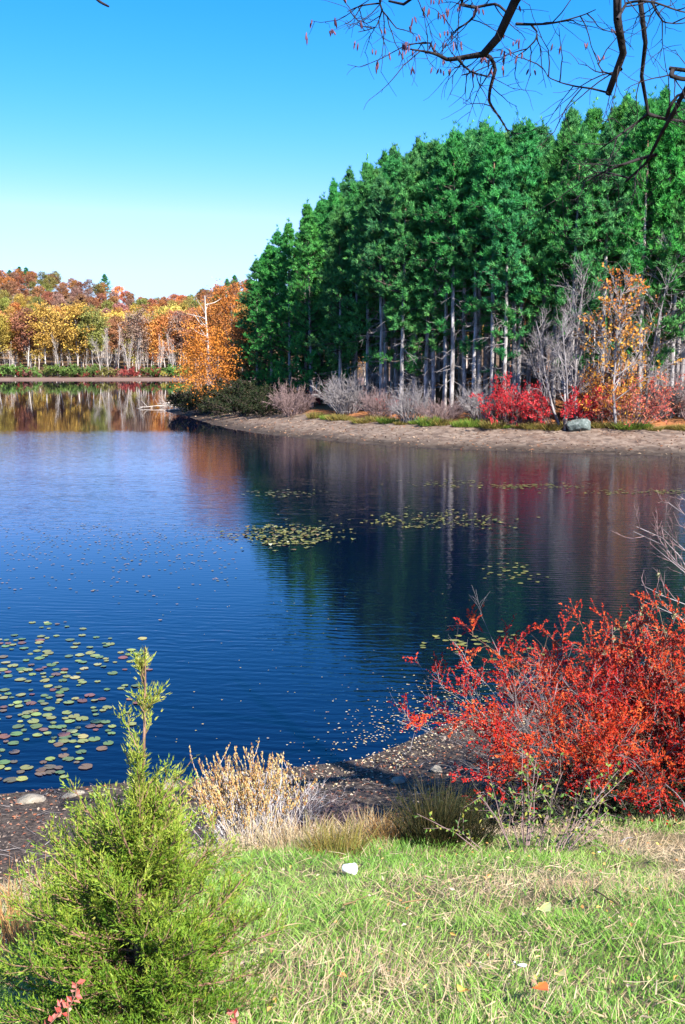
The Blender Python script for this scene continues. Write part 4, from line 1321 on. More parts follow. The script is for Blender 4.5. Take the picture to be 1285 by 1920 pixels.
turf("green_grass", M_grass, 190000, lambda X, Y, r_: r_.random(len(X)) > dry(X, Y), (0.035, 0.105), 0.0046, 0.9, "short bright green grass covering the bank in the foreground", 67)
turf("dry_grass", M_straw, 130000, lambda X, Y, r_: r_.random(len(X)) < 0.19 + dry(X, Y), (0.05, 0.125), 0.0036, 1.3, "dry straw coloured grass in patches on the bank", 68)
# thatch lying flat
n = 9000
Y = 2.3 + 6 * rng.random(n); X = rng.uniform(-1, 1, n) * (0.8 + 0.4 * Y); k = (rng.random(n) < 0.19 + dry(X, Y)) & (bank_f(X, Y) > 0.8); X, Y = X[k], Y[k]
a = rng.uniform(0, 6.28, len(X))
S = grow(rng, np.stack([X, Y, h_near(X, Y) + rng.uniform(0.01, 0.07, len(X))], 1), np.stack([np.cos(a), np.sin(a), 0.10 + 0 * a], 1), rng.uniform(0.05, 0.16, len(X)), 4, -0.06, 0.15)
g = G(); blades(g, S, rng.uniform(0.003, 0.006, len(X)), rng.random(len(X)), rng)
stuff(g.obj("flattened_straw", M_straw), "flattened dry stalks lying across the grass", "dry grass")
# fallen leaves in the grass
n = 650
Y = 2.4 + 5.6 * rng.random(n); X = rng.uniform(-1, 1, n) * (0.8 + 0.4 * Y); k = bank_f(X, Y) > 0.8; X, Y = X[k], Y[k]; n = len(X)
g = G(); leaves(g, np.stack([X, Y, h_near(X, Y) + rng.uniform(0.03, 0.09, n)], 1), nrm(rng.normal(0, 1, (n, 3)) * [1, 1, 0.3]), nrm(rng.normal(0, 0.5, (n, 3)) + [0, 0, 1]), rng.uniform(0.012, 0.036, n), rng.uniform(0.010, 0.022, n), rng.random(n), 0, 0.2)
M_grassleaf = leaf_mat("leaves_in_grass", [(0.45, 0.16, 0.05), (0.50, 0.36, 0.10), (0.45, 0.36, 0.28), (0.30, 0.14, 0.07)], 0.6, 0.2, 0.3)
stuff(g.obj("leaves_in_grass", M_grassleaf), "small orange and tan fallen leaves caught in the grass", "fallen leaves")
# single larger leaves and pale scraps
for k, (u, v, s, c, lab) in enumerate([(1014, 1733, 0.085, (0.55, 0.55, 0.22), "large pale yellow green fallen leaf on the straw patch"), (1003, 1893, 0.07, (0.55, 0.14, 0.03), "bright orange fallen leaf at the picture's lower right"),
                                       (968, 1846, 0.06, (0.75, 0.74, 0.72), "crumpled whitish leaf in the lower right grass"), (415, 1790, 0.05, (0.40, 0.42, 0.46), "grey blue leaf between the cedar and the grass"),
                                       (1128, 1618, 0.05, (0.60, 0.52, 0.42), "tan leaf standing in the grass below the red bush"), (1046, 1862, 0.05, (0.6, 0.5, 0.2), "small yellow leaf right of the whitish leaf"),
                                       (870, 1895, 0.05, (0.55, 0.30, 0.06), "amber leaf left of the orange leaf at the bottom"), (1235, 1603, 0.045, (0.62, 0.42, 0.10), "yellow leaf in the grass right below the red bush")]):
    p = hit(u, v, h_near, 1.5, 20) + [0, 0, 0.075]
    r_ = np.random.default_rng(70 + k)
    # lobed leaf with a curled blade
    m = 13
    a = np.linspace(-2.8, 2.8, m); R = s * (0.62 + 0.30 * np.cos(a) + 0.16 * np.cos(5 * a))
    V = np.stack([R * np.cos(a) + 0.3 * s, R * np.sin(a), 0.35 * s * (np.abs(np.sin(a)) ** 2) + 0.05 * s * r_.normal(0, 1, m)], 1)
    V = np.concatenate([[[-0.25 * s, 0, 0.0]], V])
    g = G(); g.add(V, np.array([[0, i, i + 1] for i in range(1, m)]), r_.random(m - 1))
    mt, t_, b_, o_ = mat_base("fallen_leaf"); b_.inputs["Base Color"].default_value = (*c, 1); b_.inputs["Roughness"].default_value = 0.6
    root = thing("fallen_leaf", lab, "fallen leaf", tuple(p), 0.9 * k + 1.5, "single fallen leaves in the grass")
    root.rotation_euler = (0.35 * r_.normal(), -0.35, -1.6 + 0.6 * r_.normal()); root.scale = (0.62, 0.62, 0.62)
    g.obj("blade", mt, root)
    g = G(); st = np.array([[[-0.9 * s, 0.05 * s, -0.1 * s], [-0.6 * s, 0, 0.02 * s], [-0.22 * s, 0, 0.004], [0.3 * s, 0, 0.006]]]); tubes(g, st, np.array([[0.0022, 0.0018, 0.0014, 0.0008]]), 4); g.obj("stalk", mt, root)
# white paper cup lying in the grass
p = hit(655, 1646, h_near, 2, 20)
root = thing("paper_cup", "white disposable cup lying on its side in the grass", "cup", tuple(p + [0, 0, 0.06]), 0)
root.rotation_euler = Vector((0.80, -0.52, 0.22)).to_track_quat("Z", "Y").to_euler(); root.scale = (0.8, 0.8, 0.8)
mt, t_, b_, o_ = mat_base("cup_white"); b_.inputs["Base Color"].default_value = (0.70, 0.70, 0.72, 1); b_.inputs["Roughness"].default_value = 0.45
prof = [(0.0, -0.045), (0.026, -0.045), (0.028, -0.048), (0.030, -0.045), (0.040, 0.042), (0.042, 0.045), (0.0425, 0.047), (0.041, 0.049), (0.039, 0.047), (0.0385, 0.042), (0.028, -0.040), (0.0, -0.041)]


def lathe(prof, k=28):
    a = np.arange(k) * 6.28318 / k
    pr = np.array(prof)
    V = np.stack([pr[:, None, 0] * np.cos(a), pr[:, None, 0] * np.sin(a), np.repeat(pr[:, 1:2], k, 1)], -1)
    idx = np.arange(len(pr) * k).reshape(len(pr), k); nx = np.roll(idx, -1, 1)
    return V, np.stack([idx[:-1], nx[:-1], nx[1:], idx[1:]], -1).reshape(-1, 4)


V, F = lathe(prof[:5] + prof[9:]); g = G(); g.add(V, F, None, 0, True); g.obj("cup_body", mt, root)
V, F = lathe([(0.0395, 0.0425), (0.0415, 0.0425), (0.0432, 0.0445), (0.0432, 0.047), (0.0415, 0.049), (0.0395, 0.047), (0.0395, 0.0425)]); g = G(); g.add(V, F, None, 0, True); g.obj("rolled_rim", mt, root)
# sticks in the grass
for k, (u0, v0, u1, v1, lab) in enumerate([(644, 1731, 690, 1714, "short pale stick lying in the grass below the cup"), (752, 1728, 812, 1719, "thin dry stick lying left of the straw patch"), (1110, 1700, 1160, 1735, "thin stick lying right of the straw patch")]):
    a = hit(u0, v0, h_near, 2, 20) + [0, 0, 0.09]; b = hit(u1, v1, h_near, 2, 20) + [0, 0, 0.10]
    root = thing("stick", lab, "stick", tuple(a), 0, "sticks lying in the grass")
    Pk = (np.linspace(a, b, 6) - a) + np.random.default_rng(k).normal(0, 0.006, (6, 3)); g = G(); tubes(g, Pk[None], np.linspace(0.005, 0.002, 6)[None], 5); g.obj("shaft", M_straw, root)

# ------------------------------------------------------------------ young cedar
def cedar(seed, H, W, nb, M_fol, M_tw, top=0.62, dens=1.0, lean=(0, 0)):
    rng = np.random.default_rng(seed)
    g = G(); tr = grow(rng, [[0, 0, -0.1]], [[lean[0], lean[1], 1]], H + 0.1, 14, 0.0, 0.02)
    tubes(g, tr, np.interp(np.linspace(0, 1, 14), [0, 0.4, 1], [0.017, 0.009, 0.0022])[None], 6)
    f = G(); w = G()
    t = np.concatenate([np.sort(rng.random(nb)) ** 1.1 * 0.50 + 0.02, np.linspace(0.50, 0.92, 12)])
    ntip = 0 if H < 0.6 else 14
    t = np.concatenate([t, rng.uniform(0.30, 0.52, ntip)])
    nb = len(t)
    s = t * 13; i = np.minimum(s.astype(int), 12); q = s - i
    P0 = tr[0][i] + (tr[0][i + 1] - tr[0][i]) * q[:, None]
    a = rng.uniform(0, 6.28, nb)
    prof = np.interp(t, [0, 0.10, 0.24, 0.36, 0.46, 0.55, 0.72, 1.0], [1.0, 1.0, 0.92, 0.70, 0.48, 0.44, 0.30, 0.07])
    L = W * prof * rng.uniform(0.55, 1.35, nb)
    el = np.interp(t, [0, 0.3, 0.5, 0.6, 1], [0.15, 0.5, 1.1, 2.0, 3.0]) * rng.uniform(0.6, 1.4, nb)
    if ntip:
        L[-ntip:] = W * rng.uniform(0.62, 0.95, ntip); el[-ntip:] = rng.uniform(1.3, 2.6, ntip)
    D0 = np.stack([np.cos(a), np.sin(a), el], 1)
    B = grow(rng, P0, D0, L * np.sqrt(1 + 0.4 * np.minimum(el, 1.5)), 8, 0.035, 0.06)
    tubes(w, B, np.linspace(1, 0.3, 8)[None] * (0.0016 + 0.0034 * L / W)[:, None], 4)
    k = int(19 * dens)
    Q, D, tb, ib = along(rng, B, k, 0.12, 1.0)
    d2 = splay(rng, D, 22, 50, 0.18)
    Ls = (0.045 + 0.22 * L[ib] * (1.1 - 0.75 * tb)) * rng.uniform(0.6, 1.2, len(Q))
    hi = rng.random(len(Q)) < np.interp(Q[:, 2] / H, [0, 0.2, 0.42, 0.55, 1], [0.0, 0.12, 0.42, 0.64, 0.66])
    Ls = np.where(Q[:, 2] > 0.55 * H, np.minimum(Ls, 0.045), Ls)
    hi |= (Q[:, 2] > 0.62 * H) & (rng.random(len(Q)) < 0.45)
    Q, d2, Ls = Q[~hi], d2[~hi], Ls[~hi]
    S = grow(rng, Q, d2, Ls, 5, 0.10, 0.08)
    tubes(w, S, np.array([[0.0022, 0.002, 0.0017, 0.0013, 0.0009]]), 3)
    # the leader and branch ends carry sprays too
    ALL = np.concatenate([S, B[:, 3:8]])
    lead = tr[:, 9:14]
    n2 = 9
    Q, D, ts, js = along(rng, ALL, n2, 0.05, 1.0)
    tone0 = np.clip(rng.normal(0.5, 0.15, len(ALL)), 0, 1)
    d3 = splay(rng, D, 18, 42, 0.12)
    Lw = rng.uniform(0.020, 0.050, len(Q)) * np.where(ts > 0.8, 0.8, 1.1)
    T3 = grow(rng, Q, d3, Lw, 3, 0.05, 0.05)
    Q2 = np.concatenate([T3[:, 0], T3[:, 1], T3[:, 2]]); D2 = np.tile(nrm(T3[:, 2] - T3[:, 0]), (3, 1)); tone = np.tile(tone0[js], 3)
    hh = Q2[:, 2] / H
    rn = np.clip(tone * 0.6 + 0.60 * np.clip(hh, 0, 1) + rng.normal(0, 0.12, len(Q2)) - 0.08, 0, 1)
    dd = nrm(D2 + rdir(rng, len(Q2)) * 0.42)
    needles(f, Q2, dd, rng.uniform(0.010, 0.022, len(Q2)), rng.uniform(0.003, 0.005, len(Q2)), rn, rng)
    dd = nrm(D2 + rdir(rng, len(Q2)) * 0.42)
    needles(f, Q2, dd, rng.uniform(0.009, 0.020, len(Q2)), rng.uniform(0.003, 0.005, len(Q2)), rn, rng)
    # scale leaves clasping the leader
    Q, D, ts, js = along(rng, lead, 46, 0.0, 1.0)
    needles(f, Q, splay(rng, D, 15, 40), rng.uniform(0.015, 0.035, len(Q)), 0.005, 0.7 + 0.3 * rng.random(len(Q)), rng)
    return g, w, f


M_cedar = leaf_mat("cedar_sprays", [(0.05, 0.135, 0.014), (0.14, 0.25, 0.022), (0.27, 0.33, 0.036), (0.38, 0.36, 0.085)], 0.5, 0.3, 0.3)
M_cedar2 = leaf_mat("blue_cedar_sprays", [(0.020, 0.085, 0.055), (0.05, 0.15, 0.09), (0.10, 0.20, 0.10)], 0.5, 0.3, 0.3)
M_cedbark = bark_mat("cedar_bark", (0.12, 0.065, 0.04), (0.30, 0.18, 0.12), 40, 0.3, 0.4)
tip = at(256, 1198, 3.15); base = np.array([tip[0] - 0.03, 3.1, zn(tip[0], 3.1)])
Hc = tip[2] - base[2]
root = thing("young_cedar", "bright green young cedar tree with a bare pointed leader in the foreground", "cedar tree", tuple(base))
g, w, f = cedar(1001, Hc, 0.36, 200, M_cedar, M_cedbark)
g.obj("trunk", M_cedbark, root); w.obj("branches", M_cedbark, root); f.obj("foliage", M_cedar, root)
b2 = np.array([at(30, 1850, 2.9)[0] - 0.02, 2.9, 0]); b2[2] = zn(b2[0], 3.6)
root = thing("cedar_seedling", "low bluish green cedar seedling at the lower left beside the young cedar", "cedar tree", tuple(b2), 1.0)
g, w, f = cedar(1002, 0.26, 0.14, 36, M_cedar2, M_cedbark, dens=0.8)
g.obj("trunk", M_cedbark, root); w.obj("branches", M_cedbark, root); f.obj("foliage", M_cedar2, root)
# red leaved sprigs growing through the cedar at the bottom left
M_sprig = leaf_mat("sprig_leaves", [(0.40, 0.05, 0.04), (0.55, 0.16, 0.12), (0.60, 0.32, 0.26)], 0.4, 0.3, 0.4)
for k, (u0, v0, u1, v1, lab) in enumerate([(85, 1930, 128, 1868, "pinkish red leafy sprig at the bottom left of the cedar"), (128, 1890, 144, 1842, "thin orange red leafy sprig standing above the pink one"), (440, 1935, 436, 1895, "small red leafed sprig at the cedar's lower right"),
                                           (410, 1800, 398, 1742, "dark red sprig in the grass right of the cedar")]):
    a = at(u0, v0, 2.72 if v0 > 1850 else 3.6); b = at(u1, v1, 2.74 if v0 > 1850 else 3.62)
    gr = np.array([a[0], a[1], min(zn(a[0], a[1]), a[2])])
    r_ = np.random.default_rng(120 + k)
    root = thing("red_sprig", lab, "plant", tuple(gr), 0, "red sprigs round the cedar")
    Pp = np.stack([gr - gr, (a - gr) * 0.6, a - gr, (a + b) / 2 - gr + [0.01, 0, 0.0], b - gr])[None]
    g = G(); tubes(g, Pp, np.array([[0.003, 0.0028, 0.0025, 0.002, 0.001]]), 4); g.obj("stem", M_browntwig, root)
    Q, D, t, i = along(r_, Pp, 16, 0.4, 1.0)
    g = G(); leaves(g, Q, splay(r_, D, 45, 80), nrm(rdir(r_, 16) + [0, -0.8, 0.6]), r_.uniform(0.018, 0.030, 16), 0.016, r_.random(16)); g.obj("leaves", M_sprig, root)

# ------------------------------------------------------------------ red barberry bushes, right foreground
def barberry(seed, W, D_, H, nst, leafm, twm, nsec=10, nter=8, nl=12, ls=0.029, leafy=1.0):
    rng = np.random.default_rng(seed)
    a = rng.uniform(0, 6.28, nst); q = np.sqrt(rng.random(nst))
    P0 = np.stack([0.22 * W * q * np.cos(a), 0.22 * D_ * q * np.sin(a), -0.1 + 0 * a], 1)
    D0 = np.stack([0.9 * q * np.cos(a) * W / H, 0.9 * q * np.sin(a) * D_ / H, 1 + 0 * a], 1)
    S = grow(rng, P0, D0, H * rng.uniform(0.75, 1.2, nst) * (1 + 0.35 * q), 10, -0.085, 0.07)
    w = G(); tubes(w, S, np.linspace(1, 0.3, 10)[None] * rng.uniform(0.004, 0.008, nst)[:, None], 5)
    Q, D, t, i = along(rng, S, nsec, 0.22, 1.0)
    T1 = grow(rng, Q, splay(rng, D, 25, 70, 0.15), H * 0.30 * (1.25 - 0.6 * t) * rng.uniform(0.5, 1.2, len(Q)), 7, -0.03, 0.10)
    tubes(w, T1, np.linspace(1, 0.35, 7)[None] * 0.0028, 3)
    Q, D, t, i = along(rng, T1, nter, 0.1, 1.0)
    T2 = grow(rng, Q, splay(rng, D, 20, 55, 0.10), H * 0.12 * rng.uniform(0.4, 1.3, len(Q)), 5, -0.02, 0.10)
    tubes(w, T2, np.linspace(1, 0.5, 5)[None] * 0.0014, 3)
    f = G()
    AL = np.concatenate([T2[:, [0, 1, 3, 4]], T1[:, [1, 3, 5, 6]]])
    zr = AL[:, 1, 2] / H
    keep = (rng.random(len(AL)) < leafy) & (rng.random(len(AL)) < np.clip((zr - 0.42) / 0.25, 0.03, 1))
    keep &= vnoise(AL[:, 1, 0] * 4.5 + AL[:, 1, 2] * 2, AL[:, 1, 1] * 4.5 + AL[:, 1, 2] * 3, seed) > (0.36 if leafy < 1 else 0.22)
    AL = AL[keep]
    Q, D, t, i = along(rng, AL, nl, 0.05, 1.0)
    tone = np.clip(rng.normal(0.5, 0.2, len(AL)), 0, 1)
    rn = np.clip(tone[i] + rng.normal(0, 0.15, len(Q)), 0, 1)
    leaves(f, Q, splay(rng, D, 20, 60, 0.08), nrm(rdir(rng, len(Q)) + [0, -0.2, 0.8]), ls * rng.uniform(0.7, 1.35, len(Q)), ls * 0.62, rn, 0, 0.15)
    return w, f


M_barb1 = leaf_mat("crimson_barberry", [(0.16, 0.006, 0.008), (0.32, 0.010, 0.010), (0.50, 0.022, 0.014), (0.58, 0.07, 0.022)], 0.55, 0.35, 0.15)
M_barb2 = leaf_mat("orange_barberry", [(0.24, 0.010, 0.008), (0.46, 0.028, 0.012), (0.58, 0.065, 0.018), (0.62, 0.15, 0.035)], 0.55, 0.35, 0.15)
for k, (x, y, W, D_, H, m_, sd, nst, leafy, lab) in enumerate([
        (2.42, 9.75, 0.84, 1.2, 1.60, M_barb1, 1101, 75, 0.9, "crimson barberry bush with bare greyish twigs, left half of the near red thicket"),
        (3.30, 9.65, 1.7, 1.5, 1.80, M_barb2, 1102, 85, 1.0, "dense orange red barberry bush, right half of the near red thicket"),
        (4.9, 9.6, 1.7, 1.5, 1.9, M_barb2, 1103, 60, 1.0, "orange red barberry bush at the far right edge of the picture")]):
    w, f = barberry(sd, W, D_, H, nst, m_, M_whitetwig, leafy=leafy)
    root = thing("barberry_bush", lab, "bush", (x, y, zn(x, y)), 0.0, "barberry bushes on the near bank")
    w.obj("stems", M_deadtwig if k == 0 else M_browntwig, root); f.obj("leaves", m_, root)

SHADE_SCRUB = [shrub(1150 + k, 1.0, 0.42, 40, 8, M_crownwood, M_shadeleaf, 6500, 0.03, 0.006, sub=4) for k in range(2)]  # near-black leafy mounds added to stand in for shade under the red bushes
for k, (x, y, sc_, lab) in enumerate([(1.55, 8.45, 1.1, "dark bramble mound in the shade below the crimson bush's left side"), (2.3, 8.4, 1.25, "dark leafy mound added as shade at the foot of the crimson bush"), (3.1, 8.45, 1.3, "dark leafy mound added as shade at the foot of the orange red bush"),
                                      (3.95, 8.5, 1.3, "dark leafy mound added as shade at the right edge under the orange red bush"), (1.10, 8.6, 0.9, "dark leafy mound added as shade behind the dark sedge tuft")]):
    put("shade_scrub", lab, "bush", (x, y, zn(x, y) - 0.02), SHADE_SCRUB[k % 2], k * 1.2, "dark mounds added as shade under the red bushes", sc_)

# bare twigs and a green leaved shrub sticking up at the right edge
p = np.array([4.25, 11.6, zn(4.25, 11.6)])
r_ = np.random.default_rng(1201)
root = thing("bare_alder", "bare whitish twigs reaching in from the right above the red bush", "bush", tuple(p))
ends = [(1188, 1000), (1192, 985), (1230, 985), (1250, 945), (1205, 1095), (1215, 1130), (1262, 1050), (1225, 1030), (1270, 930), (1300, 1000)]
P = []
for u, v in ends:
    e = at(u, v, 11.2 + 0.5 * r_.random()) - p
    b = np.array([0.25 * r_.normal(), 0.2 * r_.normal(), 0]); mid = np.array([0.30 + 0.2 * r_.random(), 0.0, e[2] * 0.72])
    t = np.linspace(0, 1, 9)[:, None]
    P.append(b * (1 - t) ** 2 + 2 * mid * t * (1 - t) * 1.15 + e * t ** 2 + np.concatenate([[[0, 0, 0]], r_.normal(0, 0.02, (8, 3))]))
P = np.array(P); g = G(); tubes(g, P, np.linspace(0.011, 0.003, 9)[None], 5); g.obj("stems", M_deadtwig, root)
g = G(); Q, D, t, i = along(r_, P, 9, 0.45, 1.0)
T1 = grow(r_, Q, splay(r_, D, 25, 55, 0.2), r_.uniform(0.12, 0.42, len(Q)), 6, 0.10, 0.10); tubes(g, T1, np.linspace(0.0045, 0.002, 6)[None], 4)
Q, D, t, i = along(r_, T1, 3, 0.3, 1.0); T2 = grow(r_, Q, splay(r_, D, 25, 50, 0.2), r_.uniform(0.05, 0.16, len(Q)), 4, 0.1, 0.08); tubes(g, T2, np.linspace(0.0026, 0.0014, 4)[None], 3)
g.obj("twigs", M_pinktwig, root)["kind"] = "stuff"
p = np.array([3.05, 10.9, zn(3.05, 10.9)])
root = thing("bayberry_shrub", "slender shrub with pale green leaf tufts rising above the red bush", "bush", tuple(p))
ends = [(1236, 1085), (1200, 1140), (1165, 1185), (1245, 1180), (1148, 1172), (1270, 1150)]
P = []
for u, v in ends:
    e = at(u, v, 10.7 + 0.3 * r_.random()) - p; b = np.array([0.1 * r_.normal(), 0.1 * r_.normal(), 0]); t = np.linspace(0, 1, 8)[:, None]
    mid = np.array([e[0] * 0.35, 0, e[2] * 0.6]); P.append(b * (1 - t) ** 2 + 2 * mid * t * (1 - t) + e * t ** 2)
P = np.array(P); g = G(); tubes(g, P, np.linspace(0.008, 0.003, 8)[None], 4); g.obj("stems", M_pinktwig, root)
Q, D, t, i = along(r_, P, 9, 0.5, 1.0); T1 = grow(r_, Q, splay(r_, D, 30, 70), r_.uniform(0.05, 0.16, len(Q)), 4, 0.1, 0.1)
g = G(); tubes(g, T1, np.linspace(0.003, 0.0015, 4)[None], 3); g.obj("twigs", M_pinktwig, root)
Q, D, t, i = along(r_, T1, 9, 0.2, 1.0); g = G()
leaves(g, Q, splay(r_, D, 30, 70, 0.1), nrm(rdir(r_, len(Q)) + [0, -0.3, 0.8]), r_.uniform(0.025, 0.048, len(Q)), 0.018, r_.random(len(Q)))
g.obj("leaves", leaf_mat("bayberry_leaves", [(0.08, 0.13, 0.03), (0.22, 0.24, 0.08), (0.36, 0.33, 0.16), (0.30, 0.14, 0.08)], 0.45, 0.25, 0.4), root)

# weedy green plant and grey sticks in front of the red bush
r_ = np.random.default_rng(1301)
p = hit(985, 1600, h_near, 4, 20)
sm, lm = None, None
root = thing("rose_sprout", "thorny green leaved sprout tangle at the foot of the crimson bush", "plant", tuple(p))
a = r_.uniform(0, 6.28, 26)
S = grow(r_, np.stack([0.30 * np.cos(a), 0.12 * np.sin(a), 0 * a], 1), np.stack([1.0 * np.cos(a), 0.4 * np.sin(a), 1 + 0 * a], 1), r_.uniform(0.25, 0.75, 26), 7, -0.03, 0.10)
g = G(); tubes(g, S, np.linspace(0.005, 0.0018, 7)[None], 4); Q, D, t, i = along(r_, S, 5, 0.3, 1); T1 = grow(r_, Q, splay(r_, D, 30, 70), r_.uniform(0.06, 0.2, len(Q)), 4, 0, 0.1); tubes(g, T1, np.linspace(0.0025, 0.0013, 4)[None], 3)
g.obj("stems", M_pinktwig, root)
Q, D, t, i = along(r_, T1, 5, 0.1, 1.0); g = G(); leaves(g, Q, splay(r_, D, 30, 80), nrm(rdir(r_, len(Q)) + [0, -0.3, 0.8]), r_.uniform(0.02, 0.045, len(Q)), 0.02, r_.random(len(Q)))
g.obj("leaves", M_greenleaf, root)
for k, (u0, v0, u1, v1, lab) in enumerate([(1066, 1574, 1101, 1540, "grey broken stick propped under the red bush"), (1165, 1577, 1187, 1570, "short pale stick low in the shade of the red bush")]):
    q0 = hit(u0, v0 + 16, h_near, 4, 20); a = at(u0, v0, q0[1] + 0.05); b = at(u1, v1, q0[1] + 0.15)
    root = thing("broken_stick", lab, "stick", tuple(q0), 0, "broken sticks under the red bush")
    Pk = np.stack([q0 - q0 - [0, 0, 0.02], a - q0, (a + b) / 2 - q0 + [0, 0, 0.01], b - q0])[None]; g = G(); tubes(g, Pk, np.array([[0.004, 0.006, 0.006, 0.003]]), 5); g.obj("shaft", M_deadtwig, root)

# dry brown shrub at the lip of the bank
r_ = np.random.default_rng(1401)
p = np.array([at(470, 1500, 8.6)[0], 8.6, zn(at(470, 1500, 8.6)[0], 8.6)])
topz = at(450, 1395, 8.8)[2] - p[2]
root = thing("dry_spirea", "dry shrub with tan upright leaf tips and whitish twigs on the bank's lip", "bush", tuple(p))
n = 130
a = r_.uniform(0, 6.28, n); q = np.sqrt(r_.random(n))
P0 = np.stack([0.12 * q * np.cos(a) + 0.10, 0.12 * q * np.sin(a), -0.1 + 0 * a], 1)
D0 = np.stack([0.40 * q * np.cos(a) - 0.22, 0.4 * q * np.sin(a), 1 + 0 * a], 1)
S = grow(r_, P0, D0, topz * r_.uniform(0.75, 1.04, n), 8, 0.03, 0.09)
g = G(); tubes(g, S, np.linspace(0.006, 0.002, 8)[None], 4)
Q, D, t, i = along(r_, S, 6, 0.35, 1.0); T1 = grow(r_, Q, splay(r_, D, 20, 50, 0.3), topz * 0.16 * r_.uniform(0.4, 1.1, len(Q)), 5, 0.12, 0.08); tubes(g, T1, np.linspace(0.003, 0.0014, 5)[None], 3)
g.obj("stems", M_whitetwig, root)
up_ = T1[T1[:, -1, 2] > topz * 0.58]; Q, D, t, i = along(r_, np.concatenate([up_, S[:, 5:8]])[:, -3:] if False else up_, 10, 0.2, 1.05); g = G()
leaves(g, Q, nrm(splay(r_, D, 10, 40) + [0, 0, 0.6]), nrm(rdir(r_, len(Q)) + [0, -0.8, 0.2]), r_.uniform(0.022, 0.045, len(Q)), 0.013, r_.random(len(Q)), 0, 0.25)
Q, D, t, i = along(r_, S, 6, 0.9, 1.0); leaves(g, Q, nrm(splay(r_, D, 5, 25) + [0, 0, 0.8]), nrm(rdir(r_, len(Q)) + [0, -0.8, 0.2]), r_.uniform(0.03, 0.05, len(Q)), 0.013, r_.random(len(Q)), 0, 0.25)
g.obj("leaves", leaf_mat("tan_leaves", [(0.26, 0.11, 0.035), (0.42, 0.23, 0.07), (0.48, 0.34, 0.13), (0.40, 0.34, 0.15)], 0.55, 0.3, 0.3), root)
# whitish dead brush below it
for k, (u, v, W, H, lab) in enumerate([(525, 1540, 0.9, 0.55, "tangle of whitish dead twigs below the dry tan shrub"), (590, 1545, 0.8, 0.42, "low pinkish dead brush on the bank's lip above the cup")]):
    p = hit(u, v, h_near, 4, 20)
    sm, _ = shrub(1410 + k, W, H, 46, 7, M_whitetwig if k == 0 else M_pinktwig, None, 0, 0, 0.0055, 0.16, sub=4)
    put("dead_brush", lab, "bush", tuple(p), (sm,), k, "dead brush on the bank's lip")
# tall sedge tufts at the lip
M_shadesedge = leaf_mat("shade_dark_sedge", [(0.012, 0.015, 0.005), (0.026, 0.03, 0.009), (0.075, 0.055, 0.02)], 0.6, 0.25, 0.2)  # blade colour darkened to imitate the shade beside the red bush
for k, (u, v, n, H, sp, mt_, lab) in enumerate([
        (812, 1580, 700, 0.52, 0.17, M_shadesedge, "tall sedge tuft coloured dark for shade left of the red bush"), (862, 1578, 450, 0.45, 0.2, M_shadesedge, "dark shade-coloured sedge tuft tucked against the crimson bush"),
        (735, 1578, 380, 0.27, 0.14, leaf_mat("brown_sedge", [(0.22, 0.11, 0.035), (0.36, 0.20, 0.07), (0.40, 0.28, 0.10)], 0.6, 0.3, 0.2), "drooping brown gold sedge tuft left of the dark sedge"),
        (690, 1565, 260, 0.22, 0.16, M_straw, "small straw coloured tuft on the bank's lip"), (630, 1600, 500, 0.26, 0.2, M_goldgrass, "yellow green grass tuft above the cup"), (560, 1592, 380, 0.24, 0.28, M_straw, "straw grass tuft below the dead brush"),
        (490, 1592, 380, 0.26, 0.28, M_straw, "straw grass tuft right of the cedar"), (40, 1790, 500, 0.36, 0.3, leaf_mat("rust_sedge", [(0.34, 0.13, 0.05), (0.42, 0.22, 0.09), (0.30, 0.24, 0.07)], 0.6, 0.3, 0.2), "rusty dry grass tuft at the left edge behind the cedar")]):
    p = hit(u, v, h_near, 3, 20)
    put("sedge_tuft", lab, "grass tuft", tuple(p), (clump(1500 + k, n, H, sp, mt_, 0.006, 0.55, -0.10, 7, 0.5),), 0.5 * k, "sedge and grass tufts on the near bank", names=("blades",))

# ------------------------------------------------------------------ overhanging locust tree (trunk stands outside the frame on the right)
r_ = np.random.default_rng(1601)
tp = np.array([5.9, 4.6, zn(5.9, 4.6)])
root = thing("locust_tree", "leafless dark tree whose twisted branches with hanging pods cross the sky above", "tree", tuple(tp))
g = G(); T = np.array([[[0, 0, -0.4], [0.05, 0, 1.5], [0.0, 0.1, 3.0], [-0.1, 0.1, 4.6], [-0.2, 0.2, 6.2], [-0.1, 0.3, 8.0], [0.1, 0.5, 10.0]]])
tubes(g, T, np.array([[0.30, 0.22, 0.2, 0.18, 0.15, 0.11, 0.05]]), 10); g.obj("trunk", M_darkbark, root)


def px_path(pts, y0, y1):
    n = len(pts)
    ys_ = np.linspace(y0, y1, n) + r_.normal(0, 0.04, n)
    P = np.array([at(u, v, y) for (u, v), y in zip(pts, ys_)]) - tp
    return P


def resample(P, m):
    s = np.concatenate([[0], np.cumsum(np.linalg.norm(np.diff(P, axis=0), axis=1))]); q = np.linspace(0, s[-1], m)
    return np.stack([np.interp(q, s, P[:, k]) for k in range(3)], 1)


